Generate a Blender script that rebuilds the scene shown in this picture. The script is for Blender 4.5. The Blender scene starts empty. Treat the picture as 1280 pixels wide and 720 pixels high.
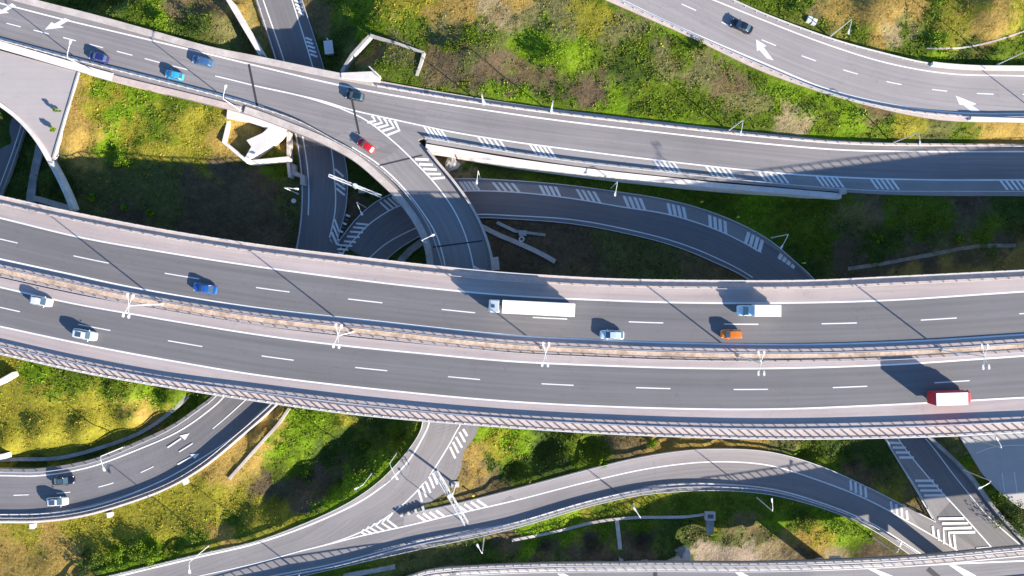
import bpy, math, random
import numpy as np
from mathutils import Vector, Matrix
random.seed(7); rng = np.random.default_rng(7)
C0 = bpy.context.scene.collection
CAM = 144.5; F = 1280*24/36.0            # camera height, focal length in photo pixels
SUN_EL = math.radians(20.5)
SD = Vector((-1.0, 0.775, 0)).normalized()  # direction in which shadows fall

# ------------------------------------------------------------------ helpers
def P(x, y, z): return np.array([(x-640)*(CAM-z)/F, (360-y)*(CAM-z)/F, z])
def crom(pts, step=6.0):
    """smooth curve through 2-D points"""
    p = np.array(pts, float)
    if len(p) == 2: 
        n = max(2, int(np.linalg.norm(p[1]-p[0])/step)+1)
        return p[0]+(p[1]-p[0])*np.linspace(0, 1, n)[:, None]
    e = np.vstack([2*p[0]-p[1], p, 2*p[-1]-p[-2]]); out = []
    for i in range(1, len(e)-2):
        a, b, c, d = e[i-1:i+3]
        n = max(2, int(np.linalg.norm(c-b)/step)+1)
        # centripetal
        t0 = 0; t1 = np.linalg.norm(b-a)**.5+1e-6; t2 = t1+np.linalg.norm(c-b)**.5+1e-6; t3 = t2+np.linalg.norm(d-c)**.5+1e-6
        t = np.linspace(t1, t2, n, endpoint=False)[:, None]
        A1 = (t1-t)/(t1-t0)*a+(t-t0)/(t1-t0)*b; A2 = (t2-t)/(t2-t1)*b+(t-t1)/(t2-t1)*c; A3 = (t3-t)/(t3-t2)*c+(t-t2)/(t3-t2)*d
        B1 = (t2-t)/(t2-t0)*A1+(t-t0)/(t2-t0)*A2; B2 = (t3-t)/(t3-t1)*A2+(t-t1)/(t3-t1)*A3
        out.append((t2-t)/(t2-t1)*B1+(t-t1)/(t2-t1)*B2)
    out.append(p[-1][None]); return np.vstack(out)
def ext(pts, a=0, b=0):
    """continue a pixel polyline straight on past the picture's edge"""
    p = [np.array(q, float) for q in pts]
    if a: d = p[0]-p[1]; p.insert(0, p[0]+d/np.linalg.norm(d)*a)
    if b: d = p[-1]-p[-2]; p.append(p[-1]+d/np.linalg.norm(d)*b)
    return [tuple(q) for q in p]
def W(pts, zf, smooth=True):
    q = crom(pts) if smooth else np.array(pts, float)
    return np.array([P(x, y, zf(x, y)) for x, y in q])
def resamp(path, n=None, step=None):
    d = np.r_[0, np.cumsum(np.linalg.norm(np.diff(path[:, :2], axis=0), axis=1))]
    if n is None: n = max(2, int(d[-1]/step)+1)
    t = np.linspace(0, d[-1], n)
    return np.stack([np.interp(t, d, path[:, k]) for k in range(3)], 1)
def normals(path):
    t = np.gradient(path[:, :2], axis=0); t /= np.linalg.norm(t, axis=1)[:, None]+1e-9
    return np.stack([-t[:, 1], t[:, 0]], 1)
def off(path, d, dz=0):
    """parallel path, d metres to the left of travel"""
    q = path.copy(); q[:, :2] += normals(path)*d; q[:, 2] += dz; return q
class MB:
    def __init__(s): s.v = []; s.f = []; s.uv = {}
    def add(s, vs, fs, uvs=None):
        o = len(s.v); s.v += [tuple(map(float, v)) for v in vs]
        for f in fs: s.f.append(tuple(i+o for i in f))
        if uvs is not None:
            for i, u in enumerate(uvs): s.uv[o+i] = (float(u[0]), float(u[1]))
        return s
    def ribbon(s, L, R):
        n = len(L); d = np.r_[0, np.cumsum(np.linalg.norm(np.diff(L[:, :2], axis=0), axis=1))]
        w = np.linalg.norm(L[:, :2]-R[:, :2], axis=1)
        s.add(list(L)+list(R), [(i, n+i, n+i+1, i+1) for i in range(n-1)], [(d[i], 0) for i in range(n)]+[(d[i], w[i]) for i in range(n)]); return s
    def strip(s, path, w, dz=0):
        s.ribbon(off(path, w/2, dz), off(path, -w/2, dz)); return s
    def slab(s, L, R, t):
        s.ribbon(L, R); n = len(L); D = np.array([0, 0, -t])
        s.add(list(L)+list(L+D)+list(R)+list(R+D), [(i, i+1, n+i+1, n+i) for i in range(n-1)]+[(2*n+i, 3*n+i, 3*n+i+1, 2*n+i+1) for i in range(n-1)]
              +[(n+i, n+i+1, 3*n+i+1, 3*n+i) for i in range(n-1)]+[(0, n, 3*n, 2*n), (n-1, 3*n-1, 4*n-1, 2*n-1)],
              [(i*1.5, 0) for i in range(n)]+[(i*1.5, t) for i in range(n)]+[(i*1.5, 0) for i in range(n)]+[(i*1.5, t) for i in range(n)]); return s
    def sweep(s, path, w, z0, z1):
        return s.slab(off(path, w/2, z1), off(path, -w/2, z1), z1-z0)
    def box(s, c, size, rot=0, M=None):
        cx, cy, cz = c; a, b, h = [q/2 for q in size]; vs = []
        for i, (x, y, z) in enumerate([(-a,-b,-h),(a,-b,-h),(a,b,-h),(-a,b,-h),(-a,-b,h),(a,-b,h),(a,b,h),(-a,b,h)]):
            vs.append((cx+x*math.cos(rot)-y*math.sin(rot), cy+x*math.sin(rot)+y*math.cos(rot), cz+z))
        return s.add(vs, [(3,2,1,0),(4,5,6,7),(0,1,5,4),(1,2,6,5),(2,3,7,6),(3,0,4,7)])
    def tube(s, a, b, r0, r1=None, n=8):
        r1 = r0 if r1 is None else r1; a = Vector(a); b = Vector(b); d = (b-a).normalized()
        u = d.orthogonal().normalized(); w = d.cross(u); vs = []
        for p, r in ((a, r0), (b, r1)):
            for i in range(n):
                t = 2*math.pi*i/n; vs.append(p+u*math.cos(t)*r+w*math.sin(t)*r)
        return s.add(vs, [(i, (i+1) % n, n+(i+1) % n, n+i) for i in range(n)]+[tuple(range(n-1, -1, -1)), tuple(range(n, 2*n))])
    def prism(s, poly, z0, z1):
        n = len(poly); return s.add([(x, y, z0) for x, y in poly]+[(x, y, z1) for x, y in poly],
            [(i, (i+1) % n, n+(i+1) % n, n+i) for i in range(n)]+[tuple(range(n-1, -1, -1)), tuple(range(n, 2*n))])
    def build(s, name, m, parent=None, smooth=False, bevel=0):
        me = bpy.data.meshes.new(name); me.from_pydata(s.v, [], s.f)
        if s.uv:
            ul = me.uv_layers.new(name='UVMap'); li = np.empty(len(me.loops), int); me.loops.foreach_get('vertex_index', li)
            tab = np.zeros((len(s.v), 2)); 
            for k, u in s.uv.items(): tab[k] = u
            ul.data.foreach_set('uv', tab[li].ravel())
        me.materials.append(m); me.update()
        o = bpy.data.objects.new(name, me); C0.objects.link(o)
        if parent: o.parent = parent
        if smooth: me.shade_smooth()
        if bevel:
            b = o.modifiers.new('bevel', 'BEVEL'); b.width = bevel; b.segments = 2; b.limit_method = 'ANGLE'; b.angle_limit = math.radians(35)
        return o
def tag(o, label=None, cat=None, group=None, kind=None):
    if label: o['label'] = label
    if cat: o['category'] = cat
    if group: o['group'] = group
    if kind: o['kind'] = kind
    return o
def empty(name, loc=(0, 0, 0), rz=0):
    o = bpy.data.objects.new(name, None); o.location = tuple(float(v) for v in loc); o.rotation_euler = (0, 0, rz); C0.objects.link(o); return o
def kids(o): return [c for c in C0.objects if c.parent == o]
def copy_tree(o, parent=None):
    c = o.copy(); C0.objects.link(c); c.parent = parent
    for k in kids(o): copy_tree(k, c)
    return c

# ------------------------------------------------------------------ materials
def nt(name):
    m = bpy.data.materials.new(name); m.use_nodes = True; t = m.node_tree; b = t.nodes['Principled BSDF']; return m, t, b
def N(t, ty, **k):
    n = t.nodes.new(ty)
    for a, v in k.items():
        if a.startswith('i_'): n.inputs[a[2:]].default_value = v
        else: setattr(n, a, v)
    return n
def noise(t, vec, scale, detail=4, rough=.6):
    n = N(t, 'ShaderNodeTexNoise'); n.inputs['Scale'].default_value = scale; n.inputs['Detail'].default_value = detail; n.inputs['Roughness'].default_value = rough
    if vec is not None: t.links.new(vec, n.inputs['Vector'])
    return n.outputs['Fac']
def ramp(t, fac, a, b, lo=0., hi=1.):
    r = N(t, 'ShaderNodeMapRange'); r.inputs['From Min'].default_value = lo; r.inputs['From Max'].default_value = hi
    r.inputs['To Min'].default_value = a; r.inputs['To Max'].default_value = b; t.links.new(fac, r.inputs['Value']); return r.outputs['Result']
def mult(t, col, fac):
    v = N(t, 'ShaderNodeVectorMath', operation='SCALE')
    if isinstance(col, tuple): v.inputs[0].default_value = col[:3]
    else: t.links.new(col, v.inputs[0])
    t.links.new(fac, v.inputs['Scale']); return v.outputs[0]
def mix(t, fac, a, b):
    n = N(t, 'ShaderNodeMix', data_type='RGBA')
    if isinstance(fac, float): n.inputs[0].default_value = fac
    else: t.links.new(fac, n.inputs[0])
    for i, c in ((6, a), (7, b)):
        if isinstance(c, tuple): n.inputs[i].default_value = (*c[:3], 1)
        else: t.links.new(c, n.inputs[i])
    return n.outputs[2]
def asphalt(name, base, streak=.16, patch=.12, stain=(.5, .46, .44), stain_amt=.0):
    """worn asphalt: long wear streaks along the lane, patches, grain"""
    m, t, b = nt(name); uv = N(t, 'ShaderNodeUVMap').outputs[0]; tc = N(t, 'ShaderNodeTexCoord').outputs['Object']
    mp = N(t, 'ShaderNodeMapping'); mp.inputs['Scale'].default_value = (.012, 1.0, 1); t.links.new(uv, mp.inputs[0])
    s1 = ramp(t, noise(t, mp.outputs[0], 1.1, 3), 1-streak, 1+streak, .3, .7)
    mp2 = N(t, 'ShaderNodeMapping'); mp2.inputs['Scale'].default_value = (.02, 2.2, 1); t.links.new(uv, mp2.inputs[0])
    s2 = ramp(t, noise(t, mp2.outputs[0], 1.2, 3), 1-streak*.4, 1+streak*.4, .3, .7)
    p = ramp(t, noise(t, tc, .07, 5), 1-patch, 1+patch, .3, .7); g = ramp(t, noise(t, tc, 3.5, 6, .8), .95, 1.05, .3, .7)
    c = mult(t, mult(t, mult(t, mult(t, base, s1), s2), p), g)
    if stain_amt:
        mp3 = N(t, 'ShaderNodeMapping'); mp3.inputs['Scale'].default_value = (.03, .6, 1); t.links.new(uv, mp3.inputs[0])
        c = mix(t, ramp(t, noise(t, mp3.outputs[0], 1.3, 5), 0, stain_amt, .45, .75), c, stain)
    mp4 = N(t, 'ShaderNodeMapping'); mp4.inputs['Scale'].default_value = (.12, .5, 1); t.links.new(uv, mp4.inputs[0])
    c = mult(t, c, ramp(t, noise(t, mp4.outputs[0], 1.6, 6, .75), 1.0, .84, .56, .74))
    vo = N(t, 'ShaderNodeTexVoronoi', feature='DISTANCE_TO_EDGE'); vo.inputs['Scale'].default_value = .045
    wn = N(t, 'ShaderNodeTexNoise'); wn.inputs['Scale'].default_value = .4; wn.inputs['Detail'].default_value = 5; t.links.new(tc, wn.inputs['Vector'])
    av = N(t, 'ShaderNodeVectorMath', operation='MULTIPLY_ADD'); av.inputs[1].default_value = (5, 5, 5); t.links.new(wn.outputs['Color'], av.inputs[0]); t.links.new(tc, av.inputs[2]); t.links.new(av.outputs[0], vo.inputs['Vector'])
    c = mult(t, c, ramp(t, vo.outputs['Distance'], .82, 1.0, .0008, .0025))
    t.links.new(c, b.inputs['Base Color']); b.inputs['Roughness'].default_value = .82; b.inputs['Specular IOR Level'].default_value = .3
    bm = N(t, 'ShaderNodeBump'); bm.inputs['Strength'].default_value = .25; bm.inputs['Distance'].default_value = .02
    t.links.new(noise(t, tc, 12, 5, .7), bm.inputs['Height']); t.links.new(bm.outputs[0], b.inputs['Normal']); return m
def rough(name, base, var=.15, scale=.8, r=.85, metal=0., tint=None, fine=True):
    m, t, b = nt(name); tc = N(t, 'ShaderNodeTexCoord').outputs['Object']
    c = mult(t, base, ramp(t, noise(t, tc, scale, 6, .7), 1-var, 1+var, .3, .7))
    if tint: c = mix(t, ramp(t, noise(t, tc, scale*.35, 5, .7), 0, .8, .45, .65), c, tint)
    if fine: c = mult(t, c, ramp(t, noise(t, tc, scale*7, 3), 1-var*.6, 1+var*.6, .3, .7))
    t.links.new(c, b.inputs['Base Color']); b.inputs['Roughness'].default_value = r; b.inputs['Metallic'].default_value = metal; return m
def paint(name, base, r=.3, metal=.0, coat=.6):
    m, t, b = nt(name); tc = N(t, 'ShaderNodeTexCoord').outputs['Object']
    t.links.new(mult(t, base, ramp(t, noise(t, tc, 3, 4), .94, 1.05, .3, .7)), b.inputs['Base Color'])
    b.inputs['Roughness'].default_value = r; b.inputs['Metallic'].default_value = metal; b.inputs['Coat Weight'].default_value = coat; b.inputs['Coat Roughness'].default_value = .08; return m
def marking(name):
    m, t, b = nt(name); tc = N(t, 'ShaderNodeTexCoord').outputs['Object']
    w = ramp(t, noise(t, tc, 2.2, 6, .8), 0, 1, .56, .76)
    c = mix(t, w, (.78, .78, .77), (.33, .32, .32))
    t.links.new(mult(t, c, ramp(t, noise(t, tc, .15, 3), .86, 1.04, .3, .7)), b.inputs['Base Color']); b.inputs['Roughness'].default_value = .6; return m
def ground_mat(name, roughness=.95, leaf=False):
    m, t, b = nt(name); tc = N(t, 'ShaderNodeTexCoord').outputs['Object']
    a = N(t, 'ShaderNodeVertexColor', layer_name='Col').outputs['Color']
    if leaf:
        t.links.new(a, b.inputs['Base Color']); b.inputs['Roughness'].default_value = .6; b.inputs['Specular IOR Level'].default_value = .2
        tr = N(t, 'ShaderNodeBsdfTranslucent'); t.links.new(a, tr.inputs['Color']); mx = N(t, 'ShaderNodeMixShader'); mx.inputs[0].default_value = .3
        o = t.nodes['Material Output']; t.links.new(b.outputs[0], mx.inputs[1]); t.links.new(tr.outputs[0], mx.inputs[2]); t.links.new(mx.outputs[0], o.inputs[0])
        return m
    c = mult(t, a, ramp(t, noise(t, tc, .45, 8, .72), .68, 1.3, .3, .7))
    c = mult(t, c, ramp(t, noise(t, tc, 2.2, 5, .75), .7, 1.3, .3, .7))
    c = mix(t, ramp(t, noise(t, tc, .9, 6, .7), 0, .35, .54, .74), c, (.22, .17, .08))
    t.links.new(c, b.inputs['Base Color']); b.inputs['Roughness'].default_value = roughness; b.inputs['Specular IOR Level'].default_value = .1
    bm = N(t, 'ShaderNodeBump'); bm.inputs['Strength'].default_value = .9; bm.inputs['Distance'].default_value = .35
    t.links.new(noise(t, tc, 1.4, 8, .7), bm.inputs['Height']); t.links.new(bm.outputs[0], b.inputs['Normal']); return m
M = {}
M['asph_main'] = asphalt('asphalt_main', (.158, .153, .158), .13, .05)
M['shoulder'] = asphalt('asphalt_shoulder', (.39, .335, .325), .06, .08, (.24, .21, .21), .5)
M['asph_ramp'] = asphalt('asphalt_ramp', (.215, .202, .205), .2, .1, (.26, .245, .25), .5)
M['asph_branch'] = asphalt('asphalt_branch', (.225, .212, .214), .15, .1)
M['asph_low'] = asphalt('asphalt_lower', (.172, .166, .172), .13, .1)
M['asph_shoulder2'] = asphalt('asphalt_hatched', (.27, .257, .255), .1, .12)
M['asph_right'] = asphalt('asphalt_right', (.29, .268, .268), .12, .08)
M['apron'] = asphalt('apron_asphalt', (.38, .345, .34), .03, .08)
M['parking'] = asphalt('parking_asphalt', (.42, .41, .40), .02, .14)
M['white'] = marking('road_marking')
M['conc'] = rough('concrete', (.48, .43, .40), .16, .6, .85, tint=(.36, .31, .28))
M['conc_white'] = rough('pale_concrete', (.66, .615, .59), .14, .5, .85, tint=(.52, .49, .46))
M['conc_grey'] = rough('grey_concrete', (.36, .35, .34), .18, .6, .9, tint=(.2, .2, .19))
M['walk'] = rough('walkway_concrete', (.50, .41, .37), .14, 1.2, .9, tint=(.40, .33, .3))
M['median'] = rough('median_dirt', (.50, .385, .30), .3, 1.4, .95, tint=(.25, .18, .13))
M['joint'] = rough('joint_rubber', (.035, .035, .04), .1, 3, .8)
M['galv'] = rough('galvanised_steel', (.62, .63, .66), .08, 2, .42, .35, fine=False)
M['rail_white'] = rough('pale_rail', (.64, .62, .60), .08, 1, .5, .1, fine=False)
M['pole'] = rough('pole_paint', (.70, .70, .69), .05, 3, .45, .1, fine=False)
M['dark'] = rough('dark_underside', (.10, .10, .10), .1, 1, .9)
M['glass'] = paint('window_glass', (.05, .085, .11), .12, 0, 1)
M['tyre'] = rough('tyre_rubber', (.02, .02, .02), .1, 8, .8)
M['rim'] = rough('wheel_rim', (.5, .5, .52), .05, 8, .3, .8)
M['lampg'] = paint('headlight_glass', (.8, .82, .85), .1, 0, 1)
M['tail'] = paint('tail_light', (.22, .02, .02), .2, 0, 1)
M['bark'] = rough('bark', (.14, .10, .07), .3, 4, .95)
M['blue_sign'] = rough('sign_back', (.35, .37, .40), .1, 1, .6)
M['ground'] = ground_mat('ground')
M['leaf'] = ground_mat('leaf', leaf=True)

# ------------------------------------------------------------------ heights of each level
def lin(keys):
    xs, zs = zip(*keys); return lambda v: float(np.interp(v, xs, zs))
zM = lambda x, y: 9.8+6.2*x/1280
_A = lin([(0, 3.6), (640, 3.6), (1280, 2.6)]); zA = lambda x, y: _A(x)
_A2 = lin([(130, 3.6), (200, 3.6), (340, 3.3), (430, 3.0), (530, 2.6), (600, 1.4), (640, 1.0), (680, 1.0)])
zA2 = lambda x, y: _A2(y)
_L1 = lin([(0, -3.0), (120, -3.5), (320, -3.5), (420, -2.6), (500, -1.4), (560, -.6), (640, -.2)]); zL1 = lambda x, y: _L1(y)
_L2 = lin([(420, -3.5), (700, -3.3), (860, -2.6), (1100, -2.6)]); _L3 = lin([(348, -2.6), (546, -.8), (650, .6), (720, .6)])
zL2 = lambda x, y: _L2(x) if y < 350 else _L3(y)
_B4 = lin([(100, 1.0), (640, 1.0), (890, 1.4), (1160, .6), (1300, .6)]); zB4 = lambda x, y: _B4(x)
_N = lin([(0, 5.0), (400, 4.6), (500, 3.6), (570, 2.6), (700, 3.2), (800, 4.8), (900, 7.0), (1014, 9.2), (1300, 10.4)]); zN = lambda x, y: _N(x)
zR = lambda x, y: 5.0
zP = lambda x, y: 3.6

# ------------------------------------------------------------------ pixel curves traced from the photograph
E = 260
c = {}
c['M_top'] = ext([(0,244.5),(92,265),(200,286),(320,305),(440,320),(552,333),(640,341),(760,348),(900,350.5),(1015,350),(1105,346),(1280,337.5)], E, 620)
c['U1'] = ext([(0,272.5),(102,297),(210,316),(320,333),(440,349),(540,360.5),(640,369.5),(760,375.5),(850,378.3),(960,378.8),(1100,375.8),(1280,364.5)], E, 620)
c['U2'] = ext([(0,323.7),(85,342),(170,360),(320,384.5),(480,402.5),(640,419.2),(740,424.5),(815,427.8),(960,430.7),(1060,429.5),(1160,425.5),(1280,418)], E, 620)
c['Lo1'] = ext([(0,359),(87,378.5),(162,392),(320,418),(420,431),(530,442),(640,451.7),(782,458),(870,460.3),(960,460.5),(1110,456),(1280,445)], E, 620)
c['Lo2'] = ext([(0,408),(60,421),(125,434.5),(220,452),(320,468.5),(470,486.5),(640,502),(815,510),(960,511.5),(1100,506.5),(1280,497)], E, 620)
c['M_bar'] = ext([(0,431),(110,455.5),(220,476),(320,489),(470,507),(640,522.5),(800,531),(960,535),(1110,532.7),(1280,526)], E, 620)
c['M_bot'] = ext([(0,441.5),(110,466),(220,485),(320,500.5),(440,517),(529,525.5),(640,534),(760,541.5),(960,548),(1105,546.5),(1200,543.5),(1280,539)], E, 620)
# ramp A and its straight branch
c['A_top'] = ext([(0,-12),(45,0),(120,19),(182,36),(265,59),(320,70),(427,92),(530,111),(640,129),(800,149),(960,167),(1060,176),(1160,179),(1280,180)], E, E)
c['A_rail'] = ext([(0,-4),(60,11),(175,41),(320,77),(427,100),(530,119),(640,136),(800,155.5),(960,172.7),(1067,181),(1280,183.5)], E, E)
c['AU'] = ext([(0,4),(82,25),(175,47),(320,82),(427,107),(532,126),(640,142.5),(690,149.5),(802,163),(960,180),(1055,187.5),(1160,189.5),(1280,189.5)], E, E)
c['A_dash'] = ext([(8,29),(95,51),(165,69),(234,87),(269,95),(320,107.5)], E)
c['A1_low'] = ext([(320,107.5),(402,126),(440,137.5),(495,150),(560,164),(640,177),(730,189),(815,199.5),(960,215.3),(1060,222),(1160,224.8),(1280,225)], 0, E)
c['A1_rail'] = ext([(532,173),(640,191.5),(720,203),(815,214),(960,229),(1030,235),(1100,239),(1280,239.8)], 0, E)
c['A1_out'] = ext([(532,178),(640,195),(720,207),(815,218),(960,232),(1055,240),(1140,244),(1280,245)], 0, E)
c['A_bot'] = ext([(0,50),(87,73),(175,95),(281,122),(320,133),(377,153),(420,176),(450,192.5),(480,215),(510,244),(535,280),(549,316),(556,340)], E)
c['A_out'] = ext([(0,61),(97,89),(140,101),(287,137),(320,147),(357,161),(405,181),(440,200),(470,225),(495,250),(517,280),(530,310),(534,335)], E)
c['A2_l'] = [(440,184),(470,203),(498,228),(523,258),(545,293),(556,330),(558,350)]
c['A2_r'] = [(425,135),(457,150),(494,179),(517,201),(545,231),(567,262),(582,295),(592,335),(594,360)]
c['A2_out'] = [(505,160),(527,180),(545,202),(567,228),(587,256),(602,285),(612,315),(616,345)]
# lower road L1 passing beneath A
c['L1_lr'] = ext([(322,0),(346,75),(362,130),(373,180),(378,217),(379,247),(377,280),(370,318),(350,370),(315,430),(272,494),(250,512),(215,536),(175,555),(120,577),(55,589),(0,589.5)], E, E)
c['L1_l'] = ext([(329,0),(355,76),(370,130),(380,180),(385,217),(386,247),(384,282),(378,318),(358,372),(322,435),(280,496),(255,518),(222,540),(175,561),(112,584),(50,594.5),(0,594.5)], E, E)
c['L1_r'] = [(365-65,-195),(365,0),(391,84),(405,140),(414,185),(418,220),(419,262),(407,317)]
c['L1_rr'] = [(378-65,-195),(378,0),(406,87),(421,145),(431,195),(435,220),(433,260),(422,302)]
c['B1_low'] = ext([(461,323),(430,355),(390,430),(345,497),(320,521),(300,540),(250,574),(200,602),(130,629),(70,641),(0,643.5)], 0, E)
c['B1_out'] = ext([(470,335),(440,370),(400,440),(352,500),(320,530),(307,541),(256,583),(212,609),(150,632),(100,645),(50,651),(0,651.5)], 0, E)
c['L2_up'] = [(423,304),(445,275),(470,253),(492,242),(530,229),(569,224),(640,226),(710,232),(770,240),(820,247.5),(865,258),(915,276),(960,300),(990,325),(1015,348),(1060,410),(1105,546),(1144,610),(1167,650)]
c['L2_in'] = [(426,319),(435,308),(446,296),(460,281.5),(482,266),(500,257),(540,244),(580,239),(640,240),(707,247),(780,259),(835,268),(890,285),(927,302),(960,322),(992,348),(1050,420),(1121,546),(1160,596),(1200,640),(1239,684),(1270,720)]
c['L2_lo'] = [(461,323),(482,305),(520,285),(556,273),(595,268),(640,269.5),(715,274.5),(780,286),(840,301),(890,320),(944,349),(1050,440),(1155,546),(1197,600),(1235,645),(1276,682),(1340,740)]
c['L2_rail'] = [(475,333),(497,313),(530,293),(560,280),(595,273),(640,274),(715,280),(780,291.5),(840,307),(890,327),(937,351),(1045,445),(1162,546),(1210,592),(1247,640),(1280,676),(1330,730)]
# right top road
c['R_out'] = ext([(757,0),(855,43),(960,92),(1067,127),(1150,146),(1190,151),(1280,153)], E, E)
c['R_rail'] = ext([(770,0),(838,32),(960,87),(1035,117),(1120,138),(1200,147),(1280,147)], E, E)
c['R_low'] = ext([(778,0),(843,31),(960,81),(1035,111.5),(1120,131.5),(1200,141),(1280,142)], E, E)
c['R_up'] = ext([(892,0),(960,27.5),(1035,56),(1110,79),(1185,92),(1280,95)], E, E)
c['R_urail'] = ext([(912,0),(960,21),(1042,51),(1100,67),(1157,80),(1210,85),(1280,86)], E, E)
c['R_dash'] = ext([(852,5),(905,29),(960,53),(1011,73),(1063,90),(1118,104),(1175,113),(1232,117.3),(1280,118)], E, E)
# lower ramps
c['B2_lr'] = ext([(556,345),(540,430),(529,526),(525,540),(510,563),(480,596),(450,619),(420,636),(370,658),(320,676),(250,692),(150,716)], 0, E)
c['B2_l'] = ext([(560,345),(548,430),(537,526),(532,540),(505,583),(460,621),(395,653),(320,679.5),(250,696),(162,717)], 0, E)
c['B2_r'] = [(592,345),(585,430),(577,526),(570,540),(562,555),(542,587),(520,615),(492,640),(455,663),(420,677),(375,689)]
c['B2_out'] = [(616,345),(610,430),(600,526),(594,545),(580,565),(575,590),(560,612),(530,632),(500,643)]
c['B4_up'] = [(500,643),(570,629),(640,611.5),(740,585),(790,573),(840,564.5),(890,560.5),(960,564),(1022,581),(1085,609),(1130,632),(1167,651)]
c['B4_in'] = [(375,689),(420,678),(455,669),(510,657),(572,642),(640,626.5),(740,601),(815,585),(890,577.3),(960,581.5),(1022,600),(1085,625),(1135,652),(1200,690),(1240,715)]
c['B4_low'] = ext([(345,719),(420,704),(520,678),(640,654),(740,625.5),(815,609.5),(877,605),(960,610.5),(1022,627),(1085,652),(1152,693),(1190,720)], E, 120)
c['B4_rail'] = ext([(377,719),(495,692),(640,660),(740,631),(800,618),(840,614),(890,612),(960,617),(1035,637),(1085,659),(1135,692),(1170,720)], E, 120)
c['N_top'] = ext([(515,720),(537,713.5),(640,706.5),(815,704),(960,704),(1135,697),(1280,684)], E, E)
c['N_line'] = ext([(515,730),(540,721),(640,715),(815,712.5),(960,712.5),(1135,707),(1280,701)], E, E)
def line(k, zf): return W(c[k], zf)
def pair(L, R, n=None):
    n = n or max(len(L), len(R)); return resamp(L, n), resamp(R, n)
POLYS = []       # ground footprints (world xy polygon) that stay free of plants
def foot(L, R): POLYS.append(np.vstack([L[:, :2], R[::-1, :2]]))

def road(name, label, L, R, mat, thick=.6, zf_offset=0):
    L, R = pair(L, R); o = MB().slab(L, R, thick).build(name, mat); tag(o, label=label, kind='structure'); foot(L, R); return o
def sheet(name, parent, L, R, mat, dz=.006):
    L, R = pair(L, R); L = L+[0, 0, dz]; R = R+[0, 0, dz]; return MB().ribbon(L, R).build(name, mat, parent)
def sub(path_px, a, b):
    """part of a traced curve between two x pixels"""
    q = crom(path_px); return q[(q[:, 0] >= a) & (q[:, 0] <= b)]
class Marks:
    def __init__(s, zf, dz=.012): s.mb = MB(); s.zf = zf; s.dz = dz
    def line(s, pts, w=.24, smooth=True):
        s.dz += .0006; p = W(pts, s.zf, smooth); s.mb.strip(p, w, s.dz); return s
    def bar(s, pts, w=.42):
        s.dz += .0006
        p = W(pts, s.zf, False)
        if len(p) == 2: s.mb.strip(p, w, s.dz)
        else:
            n = len(p); t = normals(p); L = p.copy(); R = p.copy(); L[:, :2] += t*w/2*1.15; R[:, :2] -= t*w/2*1.15; L[:, 2] += s.dz; R[:, 2] += s.dz; s.mb.ribbon(L, R)
        return s
    def poly(s, pts):
        s.dz += .0003
        v = [P(x, y, s.zf(x, y))+np.array([0, 0, s.dz]) for x, y in pts]; s.mb.add(v, [tuple(range(len(v)))]); return s
    def dashes(s, curve, spans, w=.2):
        q = crom(curve); s.dz += .0006
        for a, b in spans:
            xs = np.linspace(a, b, 5); ys = np.interp(xs, q[:, 0], q[:, 1]) if q[0, 0] < q[-1, 0] else np.interp(xs, q[::-1, 0], q[::-1, 1])
            s.mb.strip(W(np.stack([xs, ys], 1), s.zf, False), w, s.dz)
        return s
    def hatch(s, ca, cb, groups, n, w=3.1, slant=7, margin=(.06, .78)):
        qa = crom(ca); qb = crom(cb); ya = lambda x: np.interp(x, qa[:, 0], qa[:, 1]); yb = lambda x: np.interp(x, qb[:, 0], qb[:, 1])
        for g in groups:
            a, b = g[0], g[1]; sl = g[2] if len(g) > 2 else slant
            st = (b-a-abs(sl)-w)/(n-1)
            for i in range(n):
                x = a+i*st+(0 if sl > 0 else -sl)
                pt = lambda xx, f: (xx, ya(xx)*(1-f)+yb(xx)*f)
                s.poly([pt(x, margin[0]), pt(x+w, margin[0]), pt(x+w+sl, margin[1]), pt(x+sl, margin[1])])
        return s
    def done(s, parent): return s.mb.build('lane_marking', M['white'], parent)
def t2(ox, oy, pts): return [(ox+x/4, oy+y/4) for x, y in pts]   # a point read off a 4x enlarged tile

# ------------------------------------------------------------------ guard rails, railings, walls
def posts(parent, pts, size, h, m, z0=0):
    d = sorted(range(len(pts)), key=lambda i: np.hypot(*pts[i][:2]))
    near, far = d[:100], d[100:]
    proto = None
    for i in near:
        if proto is None:
            proto = MB().box((0, 0, h/2+z0), (size, size, h)).build('post', m, parent); o = proto
        else: o = proto.copy(); C0.objects.link(o); o.parent = parent
        o.location = tuple(pts[i])
    if far:
        mb = MB()
        for i in far: mb.box((pts[i][0], pts[i][1], pts[i][2]+h/2+z0), (size, size, h))
        tag(mb.build('post', m, parent), kind='stuff')
def guard_rail(path, label, step=2.4, z=(.42, .95), m=None, w=.09, pw=.12, double=False, grp=None, name='guard_rail', post_h=None):
    m = m or M['galv']; r = empty(name); tag(r, label, 'guard rail', grp)
    mb = MB(); h = z[1]-z[0]
    if double:
        mb.sweep(path, w, z[0], z[0]+h*.38).sweep(path, w, z[1]-h*.38, z[1])
    else: mb.sweep(path, w, z[0], z[1])
    mb.build('rail_beam', m, r)
    pp = resamp(path, step=step); posts(r, pp, pw, post_h or z[1]-.04, m); return r
def railing(path, label, h=1.15, step=1.75, m=None, pw=.14, grp=None, kerb=.3):
    m = m or M['rail_white']; r = empty('railing'); tag(r, label, 'railing', grp)
    MB().sweep(path, .16, h-.12, h).build('top_rail', m, r)
    if kerb: MB().sweep(path, kerb, -.5, .28).build('edge_kerb', M['conc'], r)
    posts(r, resamp(path, step=step), pw, h-.14, m); return r
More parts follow.
